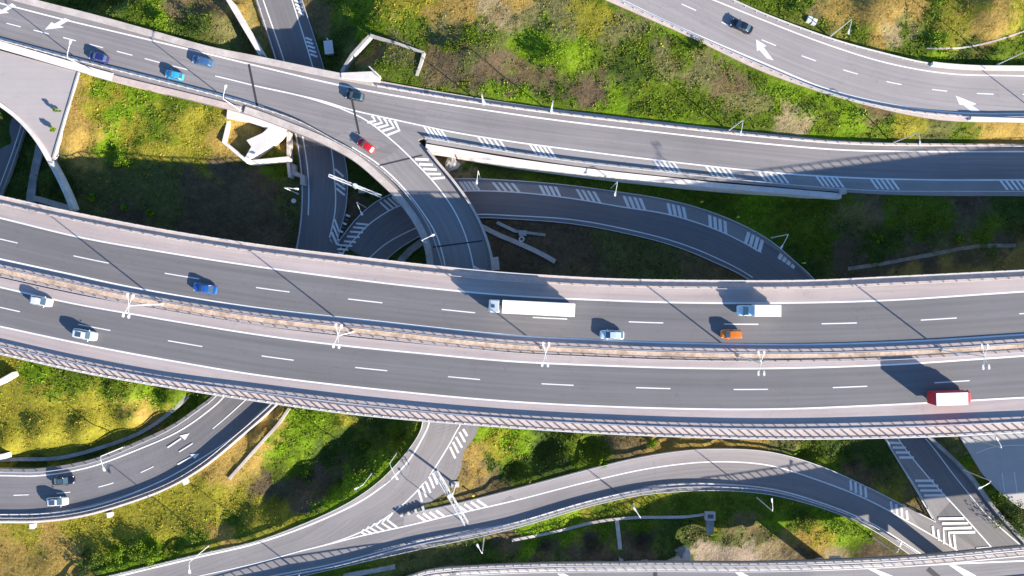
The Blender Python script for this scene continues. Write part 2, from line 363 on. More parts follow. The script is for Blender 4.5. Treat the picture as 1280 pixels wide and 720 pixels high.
def wall(path, label, w, z0, z1, m, name='wall', cat='wall', grp=None):
    o = MB().sweep(path, w, z0, z1).build(name, m, bevel=.04); tag(o, label, cat, grp); return o

# ================================================================== MAIN VIADUCT (two decks)
Mt, U1, U2, Lo1, Lo2, Mb, Mo = [line(k, zM) for k in ('M_top', 'U1', 'U2', 'Lo1', 'Lo2', 'M_bar', 'M_bot')]
def lerpw(a, b, f, n=220):
    A_, B_ = resamp(a, n), resamp(b, n); return A_*(1-f)+B_*f
med = lerpw(U2, Lo1, .62); medn = lerpw(U2, Lo1, .66)
def deck(name, label, L, R):
    L, R = pair(L, R, 220); o = MB().slab(L, R, 1.7).build(name, M['shoulder']); tag(o, label=label, kind='structure'); return o
d1 = deck('road', 'upper carriageway of the wide motorway viaduct, westbound lanes with the truck', Mt, med)
d2 = deck('road', 'lower carriageway of the wide motorway viaduct, lanes with the red box truck', medn, Mo)
DECKS = [np.vstack([Mt[:, :2], Mo[::-1, :2]])]
sheet('carriageway', d1, U1, U2, M['asph_main'])
sheet('carriageway', d2, Lo1, Lo2, M['asph_main'])
cl1 = [(x, (np.interp(x, crom(c['U1'])[:, 0], crom(c['U1'])[:, 1])+np.interp(x, crom(c['U2'])[:, 0], crom(c['U2'])[:, 1]))/2+.6) for x in range(-240, 1860, 40)]
cl2 = [(x, (np.interp(x, crom(c['Lo1'])[:, 0], crom(c['Lo1'])[:, 1])+np.interp(x, crom(c['Lo2'])[:, 0], crom(c['Lo2'])[:, 1]))/2+.6) for x in range(-240, 1860, 40)]
mk = Marks(zM); mk.line(c['U1'], .3).line(c['U2'], .3)
mk.dashes(cl1, [(-212,-172),(-95,-55),(0,22)][:2]+[(-22,22),(92,136),(206,249),(320,362),(435,478),(552,594),(666,709),(786,829),(905,948),(1027,1071),(1151,1196),(1274,1319),(1398,1443)]); mk.done(d1)
mk = Marks(zM); mk.line(c['Lo1'], .3).line(c['Lo2'], .3)
mk.dashes(cl2, [(-130,-88),(-17,25),(98,138),(210,253),(327,367),(444,484),(560,600),(677,717),(795,838),(917,960),(1041,1084),(1168,1212),(1294,1338),(1420,1464)]); mk.done(d2)
# expansion joints across the decks (thin dark rubber)
# footways: raised concrete strips
wk = MB().slab(*pair(off(Mt, -.16, .14), off(Mt, -1.45, .14), 220), .12).build('footway', M['walk'], d1)
wk = MB().slab(*pair(off(Mb, -.10, .14), off(Mo, .16, .14), 220), .12).build('footway', M['walk'], d2)
railing(off(Mt, -.08), 'pale railing along the upper outer edge of the wide motorway viaduct', 1.1, 2.2, grp=None)
guard_rail(off(Mt, -1.6), 'steel guard rail beside the upper hard shoulder of the motorway viaduct', 2.4, m=M['rail_white'], z=(.4, .85))
guard_rail(Mb, 'steel guard rail beside the lower hard shoulder of the motorway viaduct', 2.0, z=(.45, 1.05))
railing(off(Mo, .10), 'pale railing with thick posts on the lower outer edge of the motorway viaduct', 1.2, 1.75, pw=.22)
# median
mr = off(U2, -1.5)
guard_rail(mr, 'steel guard rail on the upper side of the motorway median', 2.0, z=(.4, 1.0))
o = MB().slab(*pair(off(U2, -1.75, .25), off(U2, -2.75, .25), 220), .3).build('median_kerb', M['median'], d1)
guard_rail(off(U2, -3.25), 'low steel guard rail on the lower side of the motorway median', 2.4, z=(.35, .62))

# ================================================================== RAMP A, its straight branch and its curved branch
A_top, A_rail, AU, A1_low, A1_rail, A1_out = [line(k, zA) for k in ('A_top', 'A_rail', 'AU', 'A1_low', 'A1_rail', 'A1_out')]
zAb = lambda x, y: zA(x, y) if y < 130 else zA2(x, y)
A_bot, A_out = [line(k, zAb) for k in ('A_bot', 'A_out')]
A2_l, A2_r, A2_out = [line(k, zA2) for k in ('A2_l', 'A2_r', 'A2_out')]
def px_poly(path_px, zf): return W(path_px, zf)
# deck of A: upper edge up to x=560, lower edge down to where the curved branch begins
up = sub(c['A_top'], -400, 540); lo = sub(c['A_out'], -400, 440)
qL = W(np.array(up), zA, False); qR = W(np.vstack([[p for p in lo if p[1] < 202], [(470, 205), (505, 182), (530, 172)]]), zA, False)
roadA = road('road', 'two lane ramp bridge crossing the upper left corner with three cars', qL, qR, M['asph_ramp'], 1.4)
sheet('verge', roadA, W(sub(c['A_top'], -400, 532), zA, False), W(sub(c['A_rail'], -400, 532), zA, False), M['walk'], .01)
# straight branch
zA1 = lambda x, y: zA(x, y)-.012
qL = W(sub(c['A_top'], 515, 1500), zA1, False); qR = W(np.vstack([[(515, 160), (530, 174)], sub(c['A1_out'], 534, 1500)]), zA1, False)
roadA1 = road('road', 'straight two lane branch road running right above the loop ramp', qL, qR, M['asph_ramp'], 1.4)
sheet('hatched_strip', roadA1, W(sub(c['A1_low'], 545, 1500), zA, False), W(sub(c['A1_out'], 532, 1500), zA, False), M['asph_shoulder2'])
sheet('verge', roadA1, W(sub(c['A_top'], 532, 1500), zA, False), W(sub(c['A_rail'], 532, 1500), zA, False), M['walk'], .01)
# curved branch
lo2 = [p for p in crom(c['A_out']) if p[1] > 180]
ro2 = [(455, 149), (480, 158)]+[tuple(p) for p in crom(c['A2_out'])]
roadA2 = MB().slab(*pair(W(np.array(ro2), lambda x, y: zA2(x, y)+.004, False), W(np.array(lo2), lambda x, y: zA2(x, y)+.004, False), 60), 1.3).build('road', M['asph_branch'])
tag(roadA2, label='curved branch bridge with the red car bending down to the motorway', kind='structure'); 
foot(W(np.array(ro2), zA2, False), W(np.array(lo2), zA2, False))
mk = Marks(zA); mk.line(sub(c['AU'], -400, 540), .3).line(c['A1_low'][:5], .26)
mk.dashes(c['A_dash'], [(-130,-110),(-97,-77),(-62,-42),(-27,-9),(8,26),(42,61),(79,95),(112,129),(146,165.5),(181,200),(215.5,234.5)], .2)
mk.line([(269,95),(290,100),(320,107.5)], .22)
mk.line([(320,107.5),(380,121),(425,135)], .26)
for V in ([(580,578),(597,605),(557,612)], [(610,583),(630,614),(583,626)], [(640,590),(660,625),(605,640)], [(665,597),(690,637),(630,656)], [(693,603),(717,652),(655,676)]):
    mk.bar(t2(320, 0, V), .45)
mk.poly(t2(0, 0, [(225,148),(258,110),(272,119),(325,90),(350,100),(300,128),(320,137)]))
mk.poly(t2(0, 0, [(-30,72),(-10,42),(10,50),(60,16),(80,30),(30,56),(46,64)]))
mk.line(sub(c['A_bot'], -400, 330)-np.array([0, 2.6]), .2)
mk.done(roadA)
mk = Marks(zA, .03); mk.line(sub(c['AU'], 524, 1500), .3).line(sub(c['A1_low'], 560, 1500), .3)
mk.hatch(c['A1_low'], c['A1_rail'], [(529,562),(596,635),(661,696),(816,852),(881,920),(947,987),(1019,1056),(1087,1125),(1249,1288)], 5, 3.0, 9, (.05, .85)); mk.done(roadA1)
mk = Marks(zA2, .016); mk.line(c['A2_l'], .26).line(c['A2_r'], .26)
for b in ([(519,199),(536,199.6)], [(524,205.3),(541,206)], [(529,211.2),(546,212)], [(532.5,217.4),(551,217.6)], [(539,223.5),(556,222)]): mk.bar(b, .5)
mk.line([(592,333),(600,337.5),(607,338)], .5)
mk.done(roadA2)
j = MB(); 
for a, b in (((475, 207), (528, 194)), ((540, 309), (601, 301)), ((78, 20), (82, 66)) ): pass
MB().strip(W([(474, 207), (528, 194)], zA2, False), .32, .02).build('expansion_joint', M['joint'], roadA2)
MB().strip(W([(541, 309), (603, 301)], zA2, False), .3, .02).build('expansion_joint', M['joint'], roadA2)
MB().strip(W([(437, 110), (449, 168)], zA, False), .4, .024).build('expansion_joint', M['joint'], roadA)
MB().strip(W([(311, 80), (322, 135)], zA, False), .45, .02).build('expansion_joint', M['joint'], roadA)
# kerb walls of A
wall(off(W([p for p in crom(c['A_out']) if p[0] < 142], zA, False), .75), 'broad pale concrete parapet on the upper left ramp next to the plain slab', 1.5, -.9, .3, M['conc_white'])
wall(off(W([p for p in crom(c['A_out']) if 136 < p[0] < 300], zA, False), .6), 'pinkish concrete parapet on the upper left ramp above the grass pad', 1.2, -1.3, .25, M['walk'])
wall(off(W([p for p in crom(c['A_out']) if p[0] >= 300], zAb, False), .8), 'concrete parapet on the inner side of the curved branch bridge', 1.4, -1.3, .3, M['conc'])
guard_rail(off(A_bot, -.1), 'long guard rail on the lower edge of the upper left ramp and curved branch', 2.0, z=(.4, .85), m=M['rail_white'])
wall(off(W(sub(c['A_top'], -400, 470), zA, False), -.65), 'broad mottled concrete parapet on the upper edge of the upper left ramp bridge', 1.3, -1.2, .3, M['conc'])
guard_rail(W(sub(c['A_rail'], 470, 1500), zA, False), 'guard rail on the upper side of the straight branch up to the right edge', 2.4, z=(.4, .8), m=M['rail_white'])
wall(off(W(np.array([p for p in crom(c['A2_out']) if p[1] > 186]), zA2, False), .15), 'concrete parapet on the outer side of the curved branch bridge', .5, -1.3, .8, M['conc'])
guard_rail(A1_rail, 'guard rail beside the hatched edge strip of the straight branch', 2.4, z=(.4, .85))
# pale retaining wall holding up the straight branch
rw = W([(532,183),(640,201),(760,217),(815,223),(900,232),(960,237),(1030,243),(1052,245)], lambda x, y: zA(x, y)-.2)
o = MB().slab(off(rw, .55), off(rw, -.55), 5.8).build('retaining_wall', M['conc_white'], bevel=.05); tag(o, 'long pale retaining wall under the straight branch, above the loop ramp', 'wall')

# ================================================================== APRON slab at left
qp = [(-200, 10), (0, 63), (98, 90), (66, 199), (52, 182), (37, 162), (20, 145), (0, 130), (-60, 98), (-200, 50)]
v = [P(x, y, 3.45) for x, y in qp]; mb = MB(); n = len(v)
mb.add(v, [tuple(range(n))], [(p[0], p[1]) for p in v]); mb.add(v+[q-[0, 0, 1.4] for q in v], [(i, (i+1) % n, n+(i+1) % n, n+i) for i in range(n)]+[tuple(range(n, 2*n))])
ap = mb.build('pavement', M['apron']); tag(ap, label='plain pinkish slab below the upper left ramp', kind='structure'); POLYS.append(np.array([p[:2] for p in v]))
wall(W(ext([(0,130),(20,145),(37,162),(52,182),(65,205),(77,228),(88,253),(91,262)], 200), lambda x, y: 3.4), 'curved white parapet along the edge of the plain slab at the left', .8, -1.6, .45, M['conc_white'])
wall(W([(98,90),(84,137),(66,198)], lambda x, y: 3.5, False), 'thin dark edge kerb on the straight right side of the plain slab', .3, -.5, .12, M['conc_grey'], 'kerb', 'kerb')
q = road('road', 'dark low road passing under the plain slab at the left edge', W([(60, 60), (24, 180), (2, 240), (-40, 340)], lambda x, y: -3.5), W([(-30, 60), (-50, 180), (-80, 240), (-120, 340)], lambda x, y: -3.5), M['asph_low'])
Marks(lambda x, y: -3.5).line([(55, 60), (19, 180), (-3, 240)], .2).done(q)
wall(W([(63, 60), (27, 180), (5, 240), (-35, 330)], lambda x, y: -3.5), 'low kerb wall beside the dark road at the left edge', .3, -.2, .6, M['conc_grey'])
q = road('path', 'grey concrete service strip beside the dark low road', W([(66, 140), (55, 185), (46, 225), (42, 262)], lambda x, y: -3.0), W([(54, 140), (44, 185), (36, 225), (31, 258)], lambda x, y: -3.0), M['conc_grey'], .3)
wall(W([(45, 248), (92, 262)], lambda x, y: -1, False), 'pale cross beam wall where the slab parapet meets the viaduct', 1.1, -1.5, .9, M['conc'])

# ================================================================== LOW ROADS
L1lr, L1l, L1r, L1rr = [line(k, zL1) for k in ('L1_lr', 'L1_l', 'L1_r', 'L1_rr')]
def xmono(cv): return np.array(cv)
B1low, B1out = [line(k, zL1) for k in ('B1_low', 'B1_out')]
# L1 top piece and B1: outer left edge to right edge
rt = [tuple(p) for p in crom(c['L1_rr'])]+[(427, 318), (440, 340), (437, 375)]+[tuple(p) for p in crom(c['B1_out'])[6:] if p[1] > 400]
lf = [(p[0]-3, p[1]) if p[1] < 480 else (p[0]-2, p[1]-4) for p in crom(c['L1_lr'])]
r1 = road('road', 'low road passing under the upper ramp and curving out at lower left with black and white cars', W(np.array(rt), zL1, False), W(np.array(lf), zL1, False), M['asph_low'], .8)
mk = Marks(zL1); mk.line(c['L1_l'], .26).line(c['L1_r'], .26).line(c['B1_low'], .26)
for b in ([(190,0),(225,15)],[(195,20),(232,40)],[(202,38),(235,58)],[(212,57),(240,76)],[(247,188),(280,201)],[(252,208),(286,220)],[(258,228),(294,241)],[(264,250),(300,262)],[(271,270),(307,284)]): mk.bar(t2(320,0,b), .42)
for b in ([(395,125),(438,163)],[(398,167),(443,205)],[(400,195),(445,228)],[(402,222),(444,256)],[(392,375),(417,440)],[(385,405),(412,470)],[(378,440),(405,500),(430,508)],[(368,478),(395,530),(430,522)],[(360,515),(385,550)]): mk.bar(t2(320,180,b), .42)
mk.dashes(c['L1_lr'][:0]+ext([(-60,620),(17,619),(55,617.5),(88,615),(132,606.5),(184,587),(232,560),(250,548)], 0, 0), [(-55,-36),(17,36),(71,88),(123,142),(176,192),(224,241)], .2)
mk.line([(266,536),(285,520),(307,500)], .2)
mk.line(t2(0,540,[(838,78),(905,33)]), .3, False).poly(t2(0,540,[(898,18),(948,6),(925,40)]))
mk.line(t2(0,540,[(888,162),(960,124)]), .3, False).poly(t2(0,540,[(950,112),(998,108),(975,134)]))
mk.done(r1)
L2up, L2in, L2lo, L2rl = [line(k, zL2) for k in ('L2_up', 'L2_in', 'L2_lo', 'L2_rail')]
up2 = np.array([tuple(p) for p in crom(c['L2_up'])]+[(1190, 675), (1230, 715), (1260, 745)])
lo3 = np.array(crom(c['L2_rail']))
zL2b = lambda x, y: zL2(x, y)-.006
r2 = road('road', 'long dark loop ramp curving below the retaining wall and under the viaduct to lower right', W(up2, zL2b, False), W(lo3, zL2b, False), M['asph_low'], .8)
sheet('hatched_strip', r2, W(np.array([p for p in crom(c['L2_up']) if 500 < p[0]]), zL2, False), W(np.array([p for p in crom(c['L2_in']) if 500 < p[0] < 1190]), zL2, False), M['asph_shoulder2'], .015)
mk = Marks(zL2, .05); mk.line(c['L2_in'], .26).line(c['L2_lo'], .22)
mk.hatch(c['L2_up'], c['L2_in'], [(573,601,8),(614,651,9),(673,702,6),(719,752,8),(778,808,6),(833,859,3),(885,909,1),(930,955,-4),(969,994,-6)], 4, 4.0, 7, (.2, .97))
for b in ([(500,397),(565,404)],[(485,416),(550,422)],[(470,438),(535,443)],[(455,462),(518,466)],[(440,486),(500,491)],[(428,506),(482,510)],[(418,526),(462,529)],[(400,546),(440,547)],[(620,290),(665,332)],[(640,279),(688,322)],[(660,270),(706,312)],[(680,264),(718,300)]): mk.bar(t2(320,180,b), .42)
for b in ([(605,53),(662,55)],[(622,77),(688,78)],[(638,102),(708,102)],[(655,127),(728,127)],[(735,243),(828,243)],[(748,268),(850,268)],[(760,292),(868,292)],[(778,317),(885,315)],
          [(852,433),(980,431)],[(868,457),(1000,455)],[(880,560),(876,482),(1017,478)],[(912,572),(902,503),(1035,500)],[(1040,584),(1112,578)],
          [(822,470),(828,520)],[(848,487),(855,543)],[(928,512),(936,582)]): mk.bar(t2(960,540,b), .5)
mk.line([(1105,547),(1144,611),(1166,649)], .22, False)
mk.done(r2)
# ramps B2 + B4
B2lr, B2l, B2r = [line(k, zA2) for k in ('B2_lr', 'B2_l', 'B2_r')]
zB2 = zA2
zB4b = lambda x, y: zB4(x, y)+.003
b2r = [tuple(p) for p in crom(c['B2_out'])]+[(496,650),(470,672),(400,700),(330,735),(200,770),(100,790)]
r3 = road('road', 'ramp emerging under the viaduct at lower middle and sweeping to the bottom left corner', W(np.array(b2r), zB2, False), W(crom(c['B2_lr']), zB2, False), M['asph_branch'], .8)
qU = [tuple(p) for p in ext([(150,735),(375,687)], 100)]+[(440,668),(500,643)]+[tuple(p) for p in crom(c['B4_up'])[1:]]+[(1200,672),(1240,700),(1270,725)]
r4 = road('road', 'bow shaped ramp below the viaduct joining the lower right junction', W(np.array(qU), zB4b, False), W(crom(c['B4_rail']), zB4b, False), M['asph_branch'], .8)
mk = Marks(zB2, .012); mk.line(c['B2_l'], .3).line(c['B2_r'], .26)
for b in ([(970,75),(997,132)],[(985,50),(1012,105)],[(1000,25),(1030,78)],[(1017,0),(1045,50)],[(1035,-15),(1057,20)],[(812,290),(830,348)],[(831,268),(852,326)],[(848,246),(872,304)],[(866,222),(890,281)],[(885,205),(907,262)]): mk.bar(t2(320,540,b), .45)
mk.done(r3)
sheet('shoulder', r4, W(np.array(crom([(505,643)]+c['B4_up'][1:-1])), zB4, False), W(np.array([p for p in crom(c['B4_in']) if 500 < p[0] < 1150]), zB4, False), M['asph_right'], .012)
mk = Marks(zB4b, .03); mk.line(c['B4_in'], .26).line(c['B4_low'], .28).line([(375,689),(320,704),(240,722)], .18)
for V in ([(682,405),(657,440),(706,478)],[(655,425),(630,455),(677,486)],[(625,441),(600,468),(642,495)],[(595,457),(572,480),(612,503)],[(565,473),(548,490),(582,509)],[(540,487),(526,501),(552,514)]): mk.bar(t2(320,540,V), .4)
for b in ([(805,415),(850,446)],[(835,406),(880,440)],[(868,400),(910,432)],[(900,392),(942,422)],[(1015,372),(1056,400)],[(1042,360),(1087,392)],[(1074,350),(1121,383)],[(1105,340),(1155,374)]): mk.bar(t2(320,540,b), .5)
for b in ([(412,240),(416,292)],[(436,250),(440,305)],[(461,263),(465,317)],[(486,275),(490,328)],[(614,347),(620,400)],[(640,360),(645,415)],[(666,375),(670,430)],[(692,392),(697,440)]): mk.bar(t2(960,540,b), .5)
mk.done(r4)
MB().strip(W([(738,591),(773,617)], zB4, False), .12, .012).build('expansion_joint', M['joint'], r4)
guard_rail(off(L1lr, 0), 'thin guard rail on the left side of the low road reaching lower left', 2.6, z=(.4, .7), w=.14)
guard_rail(L1rr[:], 'thin guard rail on the right side of the low road under the upper ramp', 2.6, z=(.4, .7), w=.1)
guard_rail(resamp(L2up[:], step=2.0)[0:], 'thin guard rail on the outer side of the dark loop ramp', 2.6, z=(.4, .7), w=.12)
guard_rail(L2rl, 'thin guard rail on the inner side of the dark loop ramp', 2.6, z=(.4, .7), w=.12)
b1o = line('B1_out', zL1)
wall(off(b1o[14:], .0), 'pale concrete parapet along the outer curve of the lower left road', .35, -1.2, .7, M['conc_white'])
guard_rail(off(b1o[14:], -.9), 'guard rail inside the parapet on the outer curve of the lower left road', 2.2, z=(.4, .9), m=M['rail_white'])
guard_rail(W(crom(c['B2_lr']), zB2, False), 'guard rail on the left edge of the sweeping ramp at the lower middle', 2.4, z=(.4, .8), m=M['rail_white'], w=.12)
guard_rail(W([p for p in crom(c['B4_up'])], zB4, False), 'guard rail on the upper edge of the bow shaped ramp', 2.4, z=(.4, .8), w=.12)
guard_rail(off(line('B4_low', zB4), -.35), 'guard rail on the inner lower edge of the bow shaped ramp', 2.0, z=(.4, .9), w=.1)
guard_rail(line('B4_rail', zB4), 'thin outer guard rail below the bow shaped ramp', 3.0, z=(.5, .7), w=.1)
wall(off(W(np.array([p for p in crom(c['L2_rail']) if p[1] > 500]), zL2, False), -.25), 'grey concrete parapet on the right side of the lower right road', .7, -1, .8, M['conc_grey'])
# ================================================================== RIGHT TOP ROAD
Ro, Rr, Rl, Ru, Rur = [line(k, zR) for k in ('R_out', 'R_rail', 'R_low', 'R_up', 'R_urail')]
r5 = road('road', 'two lane road crossing the upper right corner with one black car', off(Rur, .4), Ro, M['asph_right'], .8)
sheet('verge', r5, Rl, Ro, M['walk']); 
mk = Marks(zR); mk.line(c['R_low'], .26).line(c['R_up'], .26)
mk.dashes(c['R_dash'], [(805,820),(852,870),(902,918),(952,970),(1002,1020),(1054,1072),(1108,1127),(1165,1184),(1221,1242),(1278,1298)], .2)
mk.poly(t2(640,0,[(1220,196),(1272,230),(1258,236),(1308,302),(1275,292),(1236,250),(1224,256)])).poly(t2(960,0,[(938,478),(1043,520),(1018,527),(1062,556),(1015,556),(978,526),(956,522)]))
mk.done(r5)
guard_rail(Rr, 'steel guard rail on the lower edge of the upper right road', 2.2, z=(.4, .85))
guard_rail(W(sub(c['R_urail'], 600, 1160), zR, False), 'pale guard rail on the upper edge of the upper right road', 2.4, z=(.4, .8), m=M['rail_white'], w=.14)
wall(W(sub(c['R_urail'], 1158, 1500), zR, False), 'white concrete wall on the upper edge of the road at the right edge', .7, -.5, .9, M['conc_white'])
wall(W([(1210,149),(1280,151),(1500,152)], zR), 'white concrete wall on the lower edge of the road at the right edge', .6, -.5, 1.0, M['conc_white'])
# ================================================================== BOTTOM ROAD N
Nt, Nl = line('N_top', zN), line('N_line', zN)
Nlow = off(Nt, -8.5)
r6 = road('road', 'elevated road with arrows along the bottom edge', Nt, Nlow, M['asph_ramp'], 1.4)
mk = Marks(zN); mk.line(c['N_line'], .28)
mk.poly(t2(960,540,[(500,685),(532,684),(575,700),(620,718),(650,735),(590,738),(545,708)])).poly(t2(960,540,[(903,664),(942,667),(990,690),(1038,716),(1050,735),(985,722),(940,690)]))
mk.poly(t2(640,540,[(225,708),(262,707),(290,722),(330,742),(260,735)])).poly(t2(640,540,[(1113,700),(1150,701),(1185,720),(1220,742),(1150,735)]))
mk.done(r6)
sheet('footway', r6, off(Nt, -.1), off(Nt, -1.35), M['conc'], .01)
MB().strip(W([(820,714),(820,724)], zN, False), .6, .02).build('expansion_joint', M['joint'], r6)
MB().strip(W([(1160,711),(1178,726)], zN, False), 1.0, .02).build('expansion_joint', M['joint'], r6)
railing(off(Nt, -.05), 'pale railing along the upper edge of the bottom elevated road', 1.2, 1.8, pw=.16)
guard_rail(off(Nt, -1.4), 'white guard rail beside the edge line of the bottom elevated road', 2.0, z=(.35, .75), m=M['rail_white'], w=.16)
railing(off(Nlow, .1), 'railing along the far lower edge of the bottom elevated road', 1.6, 2.0, pw=.16)
# retaining wall / abutment under N left of x=850
na = W(sub(c['N_top'], 300, 858), zN, False); nb = off(na, -8.2); na = off(na, -.3)
o = MB().slab(na-[0, 0, 1.42], nb-[0, 0, 1.42], 9).build('abutment_wall', M['conc']); tag(o, 'concrete embankment wall carrying the bottom road left of the stepped abutment', 'wall')
ab = empty('abutment', P(850, 690, -1)); tag(ab, 'stepped pale concrete abutment beside the sand under the bottom road', 'abutment')
pf = P(850, 690, -1)
mbA = MB(); poly = [tuple(P(x, y, 1)[:2]-pf[:2]) for x, y in t2(640, 540, [(640,652),(700,632),(755,618),(757,597),(868,580),(850,650)])]; mbA.prism(poly, -1, 2.2).build('stepped_wall', M['conc_grey'], ab)
mbA = MB(); poly = [tuple(P(x, y, 1)[:2]-pf[:2]) for x, y in t2(640, 540, [(868,578),(885,588),(893,655),(835,655)])]; mbA.prism(poly, -1, 2.9).build('wing_wall', M['conc_white'], ab)

# ================================================================== PIERS
def pier(x, y, ztop, label, w=(2.6, 1.4), z0=-5, cap=None, rz=0, grp='concrete piers under the decks'):
    b = P(x, y, ztop); r = empty('bridge_pier', (b[0], b[1], z0), rz); tag(r, label, 'pier', grp)
    a, bb = w[0]/2, w[1]/2; poly = [(a*math.cos(t)*1.0, bb*math.sin(t)) for t in np.linspace(0, 2*math.pi, 20, endpoint=False)]
    MB().prism(poly, 0, ztop-z0-1.0).build('column', M['conc'], r)
    if cap: MB().box((0, 0, ztop-z0-.55), (cap[0], cap[1], 1.08)).build('pier_cap', M['conc'], r, bevel=.1)
for x, yo in ((60, (300, 410)), (215, (335, 440)), (470, (375, 470)), (690, (390, 490)), (870, (395, 500)), (1235, (385, 480))):
    for y in yo: pier(x, y, zM(x, y)-1.71, 'round concrete pier standing under the wide motorway viaduct', cap=(2.4, 9.0), rz=0, grp='piers under the motorway viaduct')
pier(1046, 722, zN(1046, 0)-1.41, 'oval pier under the bottom elevated road, right of the sand', (3.2, 2.0), cap=(2.2, 8), grp=None)
pier(1222, 728, zN(1222, 0)-1.41, 'oval pier under the bottom elevated road near the right edge', (3.2, 2.0), cap=(2.2, 8), grp=None)
pier(503, 222, zA2(0, 222)-1.31, 'oval pier under the curved branch bridge', (2.0, 1.4), cap=(6, 1.8), rz=.7, grp=None)

def zl(v): return lambda x, y: v
# parking area bottom right
zpk = zl(.5)
pk = [(1198,542),(1212,566),(1228,592),(1246,612),(1262,625),(1275,635),(1300,640),(1560,640),(1560,520),(1300,520)]
mb = MB(); v = [P(x, y, .5) for x, y in pk]; mb.add(v, [tuple(range(len(v)))], [(p[0], p[1]) for p in v]); n = len(v)
mb.add(v+[q-[0, 0, .5] for q in v], [(i, (i+1) % n, n+(i+1) % n, n+i) for i in range(n)])
pa = mb.build('parking_area', M['parking']); tag(pa, label='pale parking area at the lower right edge', kind='structure'); POLYS.append(np.array([p[:2] for p in v]))
mk = Marks(zpk); mk.line(t2(960,540,[(1170,205),(1184,302)]), .2, False).line(t2(960,540,[(1231,200),(1246,303)]), .2, False).line(t2(960,540,[(1295,200),(1310,303)]), .2, False).line(t2(960,540,[(1040,105),(1130,75),(1280,65),(1400,66)]), .15); mk.done(pa)

# ================================================================== LAMPS
def street_lamp(bx, by, zb, hx, hy, label, h=9.0):
    b = P(bx, by, zb); top = P(hx, hy, zb+h)-b; d = Vector((top[0], top[1], 0)); L = d.length; d.normalize(); a = math.atan2(d.y, d.x)
    r = empty('street_lamp', b, a); tag(r, label, 'street lamp', 'single arm street lamps along the ramps')
    p = MB().tube((0, 0, -.6), (0, 0, h-.4), .12, .075); p.build('pole', M['pole'], r, smooth=False)
    MB().tube((0, 0, 0), (0, 0, .5), .2, .17).build('base_sleeve', M['galv'], r)
    L = min(L, 3.4)
    MB().tube((0, 0, h-.45), (L*.25, 0, h-.08), .075, .07).tube((L*.25, 0, h-.08), (L-.45, 0, h), .07, .055).build('arm', M['pole'], r)
    hd = MB(); hd.add([(L-.55, -.08, h-.06), (L-.55, .08, h-.06), (L+.1, .2, h-.08), (L+.35, .14, h-.08), (L+.35, -.14, h-.08), (L+.1, -.2, h-.08),
        (L-.55, -.08, h+.05), (L-.55, .08, h+.05), (L+.1, .17, h+.1), (L+.32, .1, h+.06), (L+.32, -.1, h+.06), (L+.1, -.17, h+.1)],
        [(0, 1, 2, 3, 4, 5)]+[(i, (i+1) % 6, 6+(i+1) % 6, 6+i) for i in range(6)]+[(11, 10, 9, 8, 7, 6)]).build('lamp_head', M['pole'], r, bevel=.02)
    return r
LAMPS = [
 (118,90,3.6,88,52,'lamp on the lower parapet of the upper left ramp, near the dark blue car'),
 (301,138,3.6,282,108,'lamp on the lower parapet of the upper left ramp, near the white wing walls'),
 (604,131,3.5,605,127,'lamp above the straight branch, right of the frame wall'),
 (688,140,3.5,690,139,'lamp on the upper side of the straight branch, near its middle'),
 (911,163,3.1,926,167,'lamp in the green verge above the straight branch, between the two upper right roads'),
 (1117,178,2.8,1150,180,'lamp above the straight branch below the upper right road arrow'),
 (1038,45,5.2,1061,40,'lamp on the upper side of the upper right road near the white twin cabinet'),
 (1246,81,5.2,1290,78,'lamp behind the white wall at the upper right corner'),
 (600,222,-3.2,596,228,'lamp at the left end of the dark loop ramp beside the curved branch'),
 (764,235,-3.0,769,243,'lamp at the middle of the dark loop ramp'),
 (965,297,-2.0,977,309,'lamp on the outer side of the loop ramp near its right end'),
 (457,259,-3.4,452,267,'lamp in the gore between the two low roads near the truss gantry'),
 (372,242,-1.5,371,236,'lamp in the dark grass left of the low road'),
 (534,304,3.3,541,294,'lamp on the inner parapet of the curved branch bridge'),
 (156,558,-1.0,130,587,'lamp in the ditch on the inner side of the lower left road'),
 (261,682,1.0,237,715,'lamp on the left edge of the sweeping ramp near the bottom edge'),
 (465,591,.8,445,611,'lamp on the lush bank left of the sweeping ramp, the left one of the pair'),
 (496,566,1.5,496,598,'lamp on the lush bank left of the sweeping ramp, the right one of the pair'),
 (605,672,.6,597,682,'lamp below the bow shaped ramp near the bottom road'),
 (791,630,1.0,793,636,'lamp below the bow shaped ramp above the long drain channel'),
 (946,622,1.0,965,625,'lamp below the bow shaped ramp right of the drain head'),
 (1091,672,.7,1126,680,'lamp below the bow shaped ramp beside the bottom road at lower right'),
 (1203,587,.2,1225,610,'lamp between the lower right road and the parking area'),
 (1215,548,.5,1246,548,'lamp at the edge of the parking area'),
 (1312,153,5.0,1310,130,'lamp beyond the right edge beside the upper right road'),
 (376,716,1.0,352,737,'lamp at the bottom edge left of the bottom road'),
]
for L_ in LAMPS: street_lamp(L_[0], L_[1], L_[2], L_[3], L_[4], L_[5])
